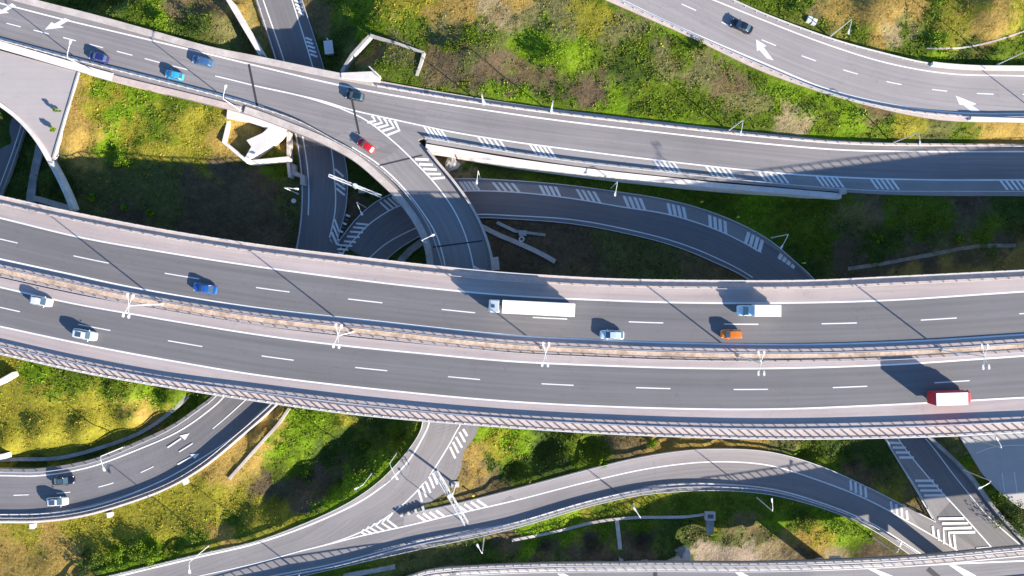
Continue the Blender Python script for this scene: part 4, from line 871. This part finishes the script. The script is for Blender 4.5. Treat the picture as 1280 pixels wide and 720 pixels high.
# zone colours of the vegetation and soil (base colours, some with shade painted in)
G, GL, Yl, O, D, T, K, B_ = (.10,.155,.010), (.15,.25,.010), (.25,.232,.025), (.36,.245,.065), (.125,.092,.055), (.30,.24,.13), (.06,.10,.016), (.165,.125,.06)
SAND = (.42,.335,.25); TG = (.17,.165,.06); GD = (.12,.13,.04)
zones = [
 (200,15,GL),(180,20,G),(250,30,G),(230,5,B_),(270,15,B_),(240,45,K),(300,20,TG),(150,5,K),(300,5,O),
 (110,100,Yl),(140,110,GL),(100,130,O),(105,160,O),(120,150,Yl),(150,120,Yl),(160,150,GL),(190,130,GL),(170,170,Yl),(200,170,G),(220,120,G),(240,150,Yl),(250,125,G),(270,140,Yl),(290,165,O),(330,170,O),(150,190,GL),(120,190,O),(200,195,Yl),(230,190,Yl),(260,200,Yl),(340,190,G),
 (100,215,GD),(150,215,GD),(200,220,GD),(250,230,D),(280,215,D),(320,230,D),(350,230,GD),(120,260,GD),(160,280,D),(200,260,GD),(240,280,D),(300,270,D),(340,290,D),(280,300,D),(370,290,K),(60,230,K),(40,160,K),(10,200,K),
 (400,20,B_),(400,60,K),(430,10,G),(445,25,GL),(430,50,K),(465,45,GL),(480,30,G),(500,20,Yl),(530,10,Yl),(550,25,O),(520,50,G),(560,45,TG),(590,25,O),(610,10,T),(600,50,G),(640,10,O),(680,20,TG),(640,35,T),(660,45,TG),(700,30,TG),(730,30,Yl),
 (500,103,G),(560,114,G),(640,124,GL),(700,135,G),(760,142,GL),(850,153,GL),(930,163,G),(480,80,B_),(500,75,GD),(450,75,GD),(540,80,B_),(570,90,D),(600,80,GD),(620,100,D),(650,70,GL),(680,60,GL),(715,70,GL),(650,95,B_),(690,110,D),(740,110,D),(700,90,G),(740,85,G),(770,60,TG),(800,80,G),(790,110,K),(800,130,G),(830,40,GL),(850,60,G),(830,75,TG),(870,90,TG),(890,110,B_),(880,70,GL),(920,130,TG),(945,135,TG),(960,105,GL),(880,145,G),(930,100,G),(850,125,G),(760,20,G),(986,162,T),(970,158,G),  # brown D tones on the upper slope paint in its shade
 (970,140,GL),(1000,120,GL),(1020,150,G),(1060,150,GL),(1090,140,B_),(1120,160,Yl),(1100,165,G),(1160,170,GD),(1230,162,O),(1280,162,O),(1200,172,G),(1010,170,GL),
 (985,10,G),(1000,30,G),(1020,5,O),(1040,25,O),(1080,10,O),(1070,35,O),(1100,45,T),(1080,50,O),(1115,55,G),(1090,25,O),(1130,10,O),(1160,45,Yl),(1150,20,G),(1180,25,Yl),(1200,10,O),(1210,45,O),(1240,25,Yl),(1260,10,O),(1100,60,G),(1150,68,GL),(1230,68,G),(1200,75,K),(1060,48,G),(1270,45,G),(1000,25,B_),(950,5,G),
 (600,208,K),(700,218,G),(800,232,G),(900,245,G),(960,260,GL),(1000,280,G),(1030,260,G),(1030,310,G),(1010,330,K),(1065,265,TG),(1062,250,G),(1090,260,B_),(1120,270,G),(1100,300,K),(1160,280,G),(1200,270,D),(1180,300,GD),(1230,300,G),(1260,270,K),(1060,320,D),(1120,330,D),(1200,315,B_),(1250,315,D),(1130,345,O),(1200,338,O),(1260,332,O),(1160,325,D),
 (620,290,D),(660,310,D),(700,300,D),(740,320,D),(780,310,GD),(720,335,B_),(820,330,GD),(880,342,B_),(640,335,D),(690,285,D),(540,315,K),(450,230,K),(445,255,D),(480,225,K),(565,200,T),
 (5,460,Yl),(20,485,Yl),(50,465,GL),(90,480,G),(60,500,Yl),(110,500,Yl),(150,480,G),(200,490,GL),(130,520,Yl),(90,530,Yl),(40,530,Yl),(150,540,Yl),(180,520,O),(20,560,Yl),(60,560,Yl),(120,550,Yl),(200,515,Yl),(225,510,G),(190,545,GD),(120,580,K),(40,582,K),(210,530,G),  # dark K points along the ditch paint its shade into the soil
 (30,670,Yl),(10,690,O),(60,680,O),(100,660,Yl),(90,700,O),(130,670,Yl),(120,700,K),(150,690,GL),(180,690,GL),(170,700,G),(200,670,Yl),(180,655,Yl),(240,640,Yl),(220,625,Yl),(260,610,Yl),(270,590,O),(300,570,O),(330,535,O),(345,515,O),(280,620,Yl),(240,670,G),(280,670,O),(300,655,G),(320,640,Yl),(220,700,G),(260,690,Yl),
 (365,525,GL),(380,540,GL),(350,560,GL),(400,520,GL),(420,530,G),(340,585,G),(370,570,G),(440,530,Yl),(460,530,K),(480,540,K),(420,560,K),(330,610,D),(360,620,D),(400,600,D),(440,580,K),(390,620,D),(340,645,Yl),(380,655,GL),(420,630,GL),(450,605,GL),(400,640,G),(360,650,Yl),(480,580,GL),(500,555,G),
 (605,545,GL),(590,570,O),(620,560,Yl),(640,550,GL),(600,600,B_),(640,585,G),(620,590,K),(680,560,K),(720,560,G),(700,580,K),(760,565,G),(780,560,B_),(850,558,O),(900,552,O),(940,558,O),(980,562,GD),(1000,575,G),(1040,580,G),(1050,560,K),(1090,590,D),(1100,560,K),(1125,610,Yl),(1140,630,B_),(1120,600,GD),
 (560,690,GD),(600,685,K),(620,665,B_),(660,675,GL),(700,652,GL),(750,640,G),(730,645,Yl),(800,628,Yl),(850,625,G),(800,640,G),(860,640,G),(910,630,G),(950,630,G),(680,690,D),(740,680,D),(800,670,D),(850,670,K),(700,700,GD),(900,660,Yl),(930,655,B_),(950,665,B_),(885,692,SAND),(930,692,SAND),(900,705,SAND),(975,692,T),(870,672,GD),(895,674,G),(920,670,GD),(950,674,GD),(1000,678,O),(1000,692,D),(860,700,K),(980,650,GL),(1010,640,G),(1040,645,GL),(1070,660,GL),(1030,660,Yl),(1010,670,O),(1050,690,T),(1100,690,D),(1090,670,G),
 (1200,560,G),(1215,590,GL),(1225,600,Yl),(1240,620,G),(1255,640,K),(1270,655,K),(1190,560,TG),
]
ZP = np.array([P(x, y, 0)[:2] for x, y, _ in zones]); ZC = np.array([q for _, _, q in zones])
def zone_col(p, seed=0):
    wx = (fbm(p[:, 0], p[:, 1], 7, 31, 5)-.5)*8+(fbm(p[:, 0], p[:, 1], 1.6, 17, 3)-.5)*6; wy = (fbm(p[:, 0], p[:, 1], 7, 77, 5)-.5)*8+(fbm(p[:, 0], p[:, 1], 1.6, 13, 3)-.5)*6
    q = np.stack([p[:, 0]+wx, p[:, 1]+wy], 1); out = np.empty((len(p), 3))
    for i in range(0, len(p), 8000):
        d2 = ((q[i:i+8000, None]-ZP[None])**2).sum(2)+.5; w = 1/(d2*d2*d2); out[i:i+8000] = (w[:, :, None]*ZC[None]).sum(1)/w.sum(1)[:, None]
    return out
mb = MB(); nx, ny = len(gx), len(gy); me = bpy.data.meshes.new('ground')
co = np.stack([pts[:, 0], pts[:, 1], Z], 1)
ii = np.arange(ny-1)[:, None]*nx+np.arange(nx-1)[None]; ii = ii.ravel(); faces = np.stack([ii, ii+1, ii+nx+1, ii+nx], 1)
def fast_mesh(name, co, faces, col=None, smooth=True):
    me = bpy.data.meshes.new(name); me.vertices.add(len(co)); me.vertices.foreach_set('co', co.astype(np.float32).ravel()); k = faces.shape[1]
    me.loops.add(len(faces)*k); me.loops.foreach_set('vertex_index', faces.astype(np.int32).ravel()); me.polygons.add(len(faces))
    me.polygons.foreach_set('loop_start', np.arange(0, len(faces)*k, k, dtype=np.int32)); me.polygons.foreach_set('loop_total', np.full(len(faces), k, np.int32))
    me.polygons.foreach_set('use_smooth', np.full(len(faces), smooth)); me.update(calc_edges=True)
    if col is not None:
        a_ = me.color_attributes.new('Col', 'FLOAT_COLOR', 'POINT'); a_.data.foreach_set('color', np.c_[col, np.ones(len(col))].astype(np.float32).ravel())
    return me
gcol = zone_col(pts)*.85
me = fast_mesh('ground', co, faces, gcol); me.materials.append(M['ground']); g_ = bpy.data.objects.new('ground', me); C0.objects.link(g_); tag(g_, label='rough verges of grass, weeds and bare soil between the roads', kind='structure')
def hz(p):
    ix = np.clip(np.searchsorted(gx, p[:, 0])-1, 0, nx-2); iy = np.clip(np.searchsorted(gy, p[:, 1])-1, 0, ny-2)
    fx = (p[:, 0]-gx[ix])/(gx[ix+1]-gx[ix]); fy = (p[:, 1]-gy[iy])/(gy[iy+1]-gy[iy]); Zg = Z.reshape(ny, nx)
    return (Zg[iy, ix]*(1-fx)+Zg[iy, ix+1]*fx)*(1-fy)+(Zg[iy+1, ix]*(1-fx)+Zg[iy+1, ix+1]*fx)*fy


def zg(x, y):
    """height of the finished ground under a photo pixel"""
    z = 0.
    for _ in range(4): z = float(hz(np.array([P(x, y, z)[:2]]))[0])
    return z
# ================================================================== WALLS, CHANNELS, SMALL STRUCTURES
wall(W([(427,90),(440,69),(463,44)], zl(2.6), False), 'slanting left side of the three sided concrete frame wall above the ramp', .6, -1.5, .3, M['conc_grey'])
wall(W([(463,44),(496,54),(530,66)], zl(3.2), False), 'top side of the three sided concrete frame wall above the ramp', .45, -1.0, .2, M['conc_grey'])
wall(W([(530,66),(526,80),(521,95)], zl(3.2), False), 'right side of the three sided concrete frame wall above the ramp', .6, -1.0, .2, M['conc'])
o = MB().prism([tuple(P(x, y, 3.4)[:2]) for x, y in t2(320,0,[(428,368),(600,360),(625,385),(620,415),(530,408),(430,394)])], 2.0, 4.06).build('concrete_platform', M['conc_white'], bevel=.05); tag(o, 'pale concrete platform on the upper edge of the ramp beside the frame wall', 'platform')
wall(W([(462,84),(476,98)], zl(4), False), 'thin diagonal rail over the pale platform', .2, -.3, .6, M['rail_white'], 'rail', 'rail')
wall(W([(286,0),(306,34),(327,69)], zl(2), False), 'pale diagonal wall running down to the ramp between two grass patches at the top', .8, -3, .6, M['conc_white'])
wall(W([(100,-6),(128,-30)], zl(2), False), 'short wall at the top edge', .6, -2, .4, M['conc'])
# white wedge abutment below A
z0 = 1.0
ws = empty('wing_walls', P(320, 165, z0)); tag(ws, 'white angular concrete wing walls around a yellow patch below the upper ramp', 'wing walls'); w0 = P(320, 165, z0)
def loc(pts, z, org): return np.array([P(x, y, z)-org for x, y in pts])
MB().sweep(loc([(288,150),(281,178),(311,203)], z0, w0), .7, -2.5, .7).build('wall_run', M['conc_white'], ws)
MB().sweep(loc([(311,203),(361,198)], z0, w0), .6, -2.5, .6).build('wall_run', M['conc_white'], ws)
MB().prism([tuple(p[:2]) for p in loc([(353,160),(356,165),(336,184),(313,201),(309,199),(317,185),(311,177),(331,168),(342,158)], z0, w0)], -2.5, 1.4).build('slab', M['conc_white'], ws, bevel=.05)
MB().prism([tuple(p[:2]) for p in loc([(289,131),(330,146),(356,160),(350,163),(331,160),(311,153),(287,150)], z0, w0)], -2, 1.7).build('slab', M['conc_white'], ws, bevel=.05)
wall(W([(361,165),(361,205),(363,222)], zl(-1.5), False), 'narrow vertical concrete wall beside the low road left of the junction', .6, -2, .5, M['conc'])
o = MB().prism([tuple(P(x, y, -2.5)[:2]) for x, y in ((359,204),(370,206),(370,214),(382,220),(382,232),(376,231),(376,222),(362,218))], -4, -2.0).build('drain_box', M['conc'], bevel=.05); tag(o, 'concrete drain head joined to the narrow wall beside the low road', 'drain')
def sph(name, x, y, z, r, m, label, cat):
    p = P(x, y, z); mb = MB(); vs = []; fs = []
    for i in range(7):
        a = math.pi*i/6
        for k in range(10):
            q = r*(.8+.45*random.random()) if 0 < i < 6 else r*.8
            vs.append((p[0]+q*math.sin(a)*math.cos(k*.628), p[1]+q*math.sin(a)*math.sin(k*.628), p[2]+q*.7*math.cos(a)))
    for i in range(6):
        for k in range(10): fs.append((i*10+k, (i+1)*10+k, (i+1)*10+(k+1) % 10, i*10+(k+1) % 10))
    o = mb.add(vs, fs).build(name, m); return tag(o, label, cat)
mz = zg(652, 299); mh = empty('manhole', P(652, 299, mz)); tag(mh, 'round white manhole ring beside the drain channels inside the loop', 'manhole')
MB().tube((0, 0, -.4), (0, 0, .5), .62, n=18).build('ring', M['conc_white'], mh); MB().tube((0, 0, .5), (0, 0, .52), .36, n=16).build('cover', M['dark'], mh)
MB().box((.2, 1.3, .1), (1.7, 1.2, .6)).build('intake', M['conc_grey'], mh, bevel=.05)
mh = MB().tube(P(367,251,-1.6), P(367,251,-1.1), .5, n=14).build('manhole', M['conc_white']); tag(mh, 'small round white cover in the dark grass left of the low road', 'manhole')
wall(W([(600,282),(624,294),(641,301),(672,315),(694,327)], zg), 'pale drain channel running down right inside the loop ramp', 1.0, -.3, .35, M['conc'], 'drain_channel', 'drain')
wall(W([(621,278),(644,289)], zg, False), 'short pale drain channel near the curved branch inside the loop', .7, -.3, .35, M['conc'], 'drain_channel', 'drain')
wall(W([(643,289),(660,291),(682,294)], zg, False), 'short horizontal drain channel beside the round manhole', .6, -.3, .35, M['conc_grey'], 'drain_channel', 'drain')
wall(W([(500,327),(513,313),(526,303),(531,300)], zg, False), 'wide grey drain channel left of the curved branch at the viaduct', 1.5, -.4, .3, M['conc_grey'], 'drain_channel', 'drain')
wall(W([(1052,236),(1053,243)], zl(2.6), False), 'round end block of the long retaining wall', 1.5, -4, .4, M['conc'], 'end_block', 'block')
wall(W([(640,675),(690,665),(750,651),(795,646.5),(855,645.5),(880,642.5)], zg), 'long pale drain channel below the bow shaped ramp', .55, -.5, .35, M['conc'], 'drain_channel', 'drain')
wall(W([(771,650),(774,676),(777,705)], zg, False), 'short vertical drain channel running down to the bottom road', .8, -.5, .35, M['conc'], 'drain_channel', 'drain')
wall(W([(430,720),(462,714),(494,708)], zg, False), 'pale straight channel at the bottom edge left of the bottom road', .8, -.5, .5, M['conc'], 'drain_channel', 'drain')
dh = empty('drain_chamber', P(886, 643, zg(886, 643)-.3)); tag(dh, 'square concrete drain head at the right end of the long channel', 'drain')
MB().box((0, 0, .5), (2.1, 1.8, 1.6)).build('body', M['conc'], dh, bevel=.08); MB().box((0, 0, 1.33), (1.2, .8, .06)).build('grate', M['dark'], dh)
MB().box((.2, -2.4, .1), (1.5, 3.2, .7)).build('apron', M['conc_grey'], dh, bevel=.05)
wall(W([(362,510),(348,530),(330,550),(287,598)], zg), 'pale pipe like channel down the grass between dry and lush slopes', .55, -.6, .4, M['conc'], 'drain_channel', 'drain')
wall(W(ext([(235,495),(205,522),(175,541),(130,558),(75,572),(15,574)], 0, 200), zg), 'grey ditch wall following the lower left road on its inner side', .8, -3, .3, M['conc_grey'], 'ditch_wall')
wall(W([(-60,584),(0,571),(10,569)], zl(.4), False), 'short white wall at the left edge above the ditch', 1.1, -1, .8, M['conc_white'])
wall(W([(1158,60),(1200,60),(1240,52),(1284,38)], zg), 'thin pale channel curving over the grass at the upper right', .3, -.3, .15, M['conc'], 'drain_channel', 'drain')
wall(W([(-20,486),(4,476),(20,467)], zl(1.2), False), 'short white wall at the left edge under the viaduct', 1.0, -1, .6, M['conc_white'])
bx = empty('equipment_cabinet', P(413, 62, zg(413, 62)-.1), .12); tag(bx, 'pale equipment cabinet standing in the shade right of the low road', 'cabinet')
MB().box((0, 0, .7), (1.6, 2.6, 1.4)).build('body', M['conc_grey'], bx, bevel=.08); MB().box((0, 0, 1.45), (1.9, 2.9, .1)).build('lid', M['conc_white'], bx, bevel=.03); MB().tube((0, 1.7, 0), (0, 1.7, 1.9), .18).build('vent', M['pole'], bx)
bx = empty('equipment_cabinet', P(1013, 27, zg(1013, 27)-.1), -.35); tag(bx, 'small white twin cabinet in the grass above the upper right road', 'cabinet')
MB().box((-.55, 0, .5), (.9, 1.1, 1.0)).build('body', M['pole'], bx, bevel=.04); MB().box((.55, -.1, .5), (.9, 1.1, 1.0)).build('body', M['pole'], bx, bevel=.04)

sph('boulder', 564, 205, -1.8, 1.6, M['conc_grey'], 'round grey boulder between curved branch and retaining wall', 'boulder')
def shed(x, y, z, w, d_, h, rz, label):
    r = empty('utility_box', P(x, y, zg(x, y)-.1), rz); tag(r, label, 'utility box'); MB().box((0, 0, h/2), (w, d_, h)).build('body', M['conc'], r, bevel=.06); MB().box((0, 0, h+.05), (w+.2, d_+.2, .1)).build('lid', M['conc_white'], r, bevel=.03)
shed(234, 601, -.5, .9, .9, .9, .4, 'small white box below the lower left road, rightmost of three')
shed(140, 642, -.5, .9, .9, .9, .2, 'small white box below the lower left road, middle of three')
shed(44, 656, -.5, .9, .9, .9, 0, 'small white box below the lower left road, leftmost of three')
shed(617, 330, -2.5, 2.2, 2.6, 1.0, .1, 'concrete box at the foot of the curved branch beside the viaduct')
# ------------------------------------------------------------------ plant cover: clumps of real leaves over the verges
def leaves(centers, hbase, size, col, per, seed, up=.5, spread=1.0):
    """per leaf faces round every clump centre"""
    r = np.random.default_rng(seed); n = len(centers); N_ = n*per; idx = np.repeat(np.arange(n), per)
    cc = centers[idx]; s = size[idx]; ang = r.random(N_)*2*np.pi; rad = np.sqrt(r.random(N_))*s*spread
    h = r.random(N_)*s*up*(1.25-rad/(s*spread+1e-6)*.7)
    p = np.stack([cc[:, 0]+np.cos(ang)*rad, cc[:, 1]+np.sin(ang)*rad, hbase[idx]+h+.03], 1)
    nrm = r.normal(size=(N_, 3)); nrm[:, 2] = np.abs(nrm[:, 2])+.5; nrm /= np.linalg.norm(nrm, axis=1)[:, None]
    t = np.cross(nrm, r.normal(size=(N_, 3))); t /= np.linalg.norm(t, axis=1)[:, None]; b = np.cross(nrm, t)
    ls = (s*(.17+.24*r.random(N_)))[:, None]; t = t*ls; b = b*ls*.65
    v = np.stack([p-t, p+b*.9-t*.1, p+t, p-b*.9-t*.1], 1).reshape(-1, 3)
    cj = col[idx]*(0.72+.56*r.random(N_))[:, None]*(1+.14*r.normal(size=(N_, 3))*np.array([.8, .5, .6])); cj = np.clip(cj, .003, .8)
    return v, np.repeat(cj, 4, 0)
n_try = 230000
half = np.array([121*1.04, 70*1.05]); cp = (rng.random((n_try, 2))*2-1)*half
bad = np.zeros(n_try, bool)
for pl in POLYS: bad |= inside(pl, cp)
for pl in DECKS: bad |= inside(pl, cp*.93)   # nothing right under the middle of the viaduct
cp = cp[~bad]
dc = zone_col(cp); lum = dc.sum(1); green = dc[:, 1]/(dc[:, 0]+1e-6)
dens = np.clip(.55+(fbm(cp[:, 0], cp[:, 1], 2.2, 55)-.5)*2.0, .1, 1)*np.clip(green*.9-.05, .4, 1.1)
dens *= np.where((lum > .8), .12, 1)
keep = rng.random(len(cp)) < dens; cp = cp[keep]; dc = dc[keep]; green = green[keep]
# stay clear of paved edges
d_ok = np.ones(len(cp), bool)
for i in range(len(cp)): d_ok[i] = KC.find((cp[i, 0], cp[i, 1], 0))[2] > 1.1
cp, dc, green = cp[d_ok], dc[d_ok], green[d_ok]
pick = rng.random(len(cp)); alt = np.array([GL, Yl, G, TG, O])[rng.integers(0, 5, len(cp))]; k_ = (pick < .20)[:, None]; dc = np.where(k_, dc*.35+alt*.65*np.clip(dc.sum(1)/.30, .5, 1.2)[:, None], dc)
sz = (.22+.42*rng.random(len(cp))**2.6)*np.clip(green, .7, 1.2)
tint = 1+(fbm(cp[:, 0], cp[:, 1], 2.2, 91)-.5)[:, None]*np.array([1.0, .8, .3]); rnd = .68+.7*rng.random(len(cp))**1.4
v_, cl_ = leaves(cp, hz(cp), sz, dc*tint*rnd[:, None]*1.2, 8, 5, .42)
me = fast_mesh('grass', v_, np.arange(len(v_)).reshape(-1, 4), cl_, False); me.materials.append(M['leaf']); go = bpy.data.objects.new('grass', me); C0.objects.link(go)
tag(go, label='dense wild grass and weeds covering the verges', kind='stuff')
print('grass clumps', len(cp))
# shrubs and saplings one can tell apart
def shrub(x, y, r_, h_, col, label, n=420, seed=1, name='shrub', trunk=.5):
    z = zg(x, y); p = P(x, y, z); root = empty(name, p); tag(root, label, 'shrub' if name == 'shrub' else 'tree')
    rr = np.random.default_rng(seed); k = 11; cc = np.stack([rr.normal(size=k)*r_*.45, rr.normal(size=k)*r_*.45, h_*(.45+.4*rr.random(k))], 1)
    v = []; cl = []
    for q in cc:
        s = np.full(n//k, 1.0); u = rr.normal(size=(n//k, 3)); u /= np.linalg.norm(u, axis=1)[:, None]; c0 = q+u*r_*.42*rr.random((n//k, 1))**.4; 
        nn = u+rr.normal(size=u.shape)*.5; nn /= np.linalg.norm(nn, axis=1)[:, None]; t = np.cross(nn, rr.normal(size=nn.shape)); t /= np.linalg.norm(t, axis=1)[:, None]; b = np.cross(nn, t)
        ls = (.10+.12*rr.random(n//k))[:, None]; v.append(np.stack([c0-t*ls, c0+b*ls*.6, c0+t*ls, c0-b*ls*.6], 1).reshape(-1, 3)); g0 = .7+.6*rr.random()
        cl.append(np.repeat(np.array(col)[None]*g0*(.75+.5*rr.random((n//k, 1))), 4, 0))
    me = fast_mesh('foliage', np.vstack(v), np.arange(len(np.vstack(v))).reshape(-1, 4), np.vstack(cl), False); me.materials.append(M['leaf']); o = bpy.data.objects.new('crown', me); C0.objects.link(o); o.parent = root
    mb = MB(); mb.tube((0, 0, -.3), (0, 0, h_*trunk), .07*r_+.03, .05)
    for q in cc[:6]: mb.tube((0, 0, h_*.25), q, .035, .015, 5)
    mb.build('trunk', M['bark'], root)
SH = [(77,141,.4,2.9,GL,'slim green sapling by the slab edge, upper of two','sapling'),(73,164,.5,2.7,GL,'slim green sapling by the slab edge, lower of two','sapling'),
 (155,200,2.0,2.0,GL,'bright green bush at the shade edge left of the wing walls','shrub'),(115,248,.9,.9,GL,'small bush in the shaded grass, left of three','shrub'),(157,258,.9,.9,GL,'small bush in the shaded grass, middle of three','shrub'),(190,267,.8,.8,GL,'small bush in the shaded grass, right of three','shrub'),
 (255,41,2.6,2.2,K,'dark bush above the upper left ramp','shrub'),(205,25,1.8,1.5,GL,'bright bush above the upper left ramp','shrub'),
 (130,697,2.4,2.0,G,'bush at the left end of the row by the bottom left','shrub'),(150,692,2.2,1.9,GL,'bush second in the row by the bottom left','shrub'),(168,690,2.0,1.8,G,'bush third in the row by the bottom left','shrub'),(187,693,2.2,1.8,GL,'bush fourth in the row by the bottom left','shrub'),(199,689,1.4,1.4,GL,'bush at the right end of the row by the bottom left','shrub'),(112,706,2.4,2.0,K,'dark bush beside the bottom left row','shrub'),
 (386,594,1.2,1.1,GL,'small bush in the dark hollow at lower middle','shrub'),(455,558,1.0,1.0,GL,'small bush on the shaded bank under the viaduct','shrub'),(815,553,1.2,1.1,GL,'bright bush between viaduct and bow shaped ramp','shrub'),(752,577,1.1,1.0,GL,'small bush beside the bow shaped ramp bend','shrub'),
 (1255,640,3.0,2.6,K,'dark bush in the lower right corner strip','shrub'),(1272,655,2.8,2.6,K,'darkest bush at the lower right edge','shrub'),(875,60,1.5,1.3,G,'bush between the two upper right roads near the rail','shrub'),(690,72,2.2,1.8,GL,'lush bush at the middle of the upper slope','shrub'),(560,62,1.8,1.5,G,'green bush right of the frame wall','shrub'),
 (1097,297,.9,.8,GL,'small bush in the shaded field at right, left one','shrub'),(1197,298,1.0,.9,GL,'small bush in the shaded field at right, right one','shrub')]
for i, s in enumerate(SH): shrub(s[0], s[1], s[2], s[3], s[4], s[5], int(260+180*s[2]), i+3, s[6])
# pale footpath trodden in the shaded field
def trail(pts, w, lab):
    p = resamp(W(pts, zg), step=1.0); L = off(p, w/2); R = off(p, -w/2); q = np.vstack([L, R]); q[:, 2] = hz(q[:, :2])+.06; n = len(L); o = MB().ribbon(q[:n], q[n:]).build('path', M['soil']); tag(o, label=lab, kind='structure')
M['soil'] = rough('trodden_soil', (.30, .25, .19), .25, .7, .95, tint=(.15, .12, .07))
trail([(1060,336),(1100,330),(1160,319),(1220,308),(1270,307)], .8, 'narrow trodden path across the shaded field at right')

# ================================================================== LIGHT, CAMERA
sc = bpy.context.scene
w = bpy.data.worlds.new('World'); sc.world = w; w.use_nodes = True; t = w.node_tree; bg = t.nodes['Background']
sk = t.nodes.new('ShaderNodeTexSky'); sk.sky_type = 'NISHITA'; sk.sun_disc = False; sk.sun_elevation = SUN_EL
to_sun = Vector((-SD.x, -SD.y, 0)); sk.sun_rotation = math.atan2(to_sun.x, to_sun.y); sk.air_density = 1.0; sk.dust_density = 0.0; sk.ozone_density = 5.0
t.links.new(sk.outputs[0], bg.inputs[0]); bg.inputs[1].default_value = .095
sl = bpy.data.lights.new('sun', 'SUN'); sl.energy = 5.0; sl.angle = math.radians(.53); sl.color = (1.0, .895, .765); so = bpy.data.objects.new('sun', sl); C0.objects.link(so)
vec = Vector((to_sun.x*math.cos(SUN_EL), to_sun.y*math.cos(SUN_EL), math.sin(SUN_EL))); so.rotation_euler = (-vec).to_track_quat('-Z', 'Y').to_euler(); so.location = (60, -60, 80)
cam = bpy.data.cameras.new('camera'); cam.lens = 24; cam.sensor_width = 36; cam.clip_end = 6000; co_ = bpy.data.objects.new('camera', cam); C0.objects.link(co_); co_.location = (0, 0, CAM); sc.camera = co_
sc.view_settings.view_transform = 'Standard'; sc.view_settings.look = 'None'; sc.view_settings.exposure = 1.45; sc.view_settings.gamma = 1
sc.cycles.max_bounces = 5; sc.cycles.use_denoising = True
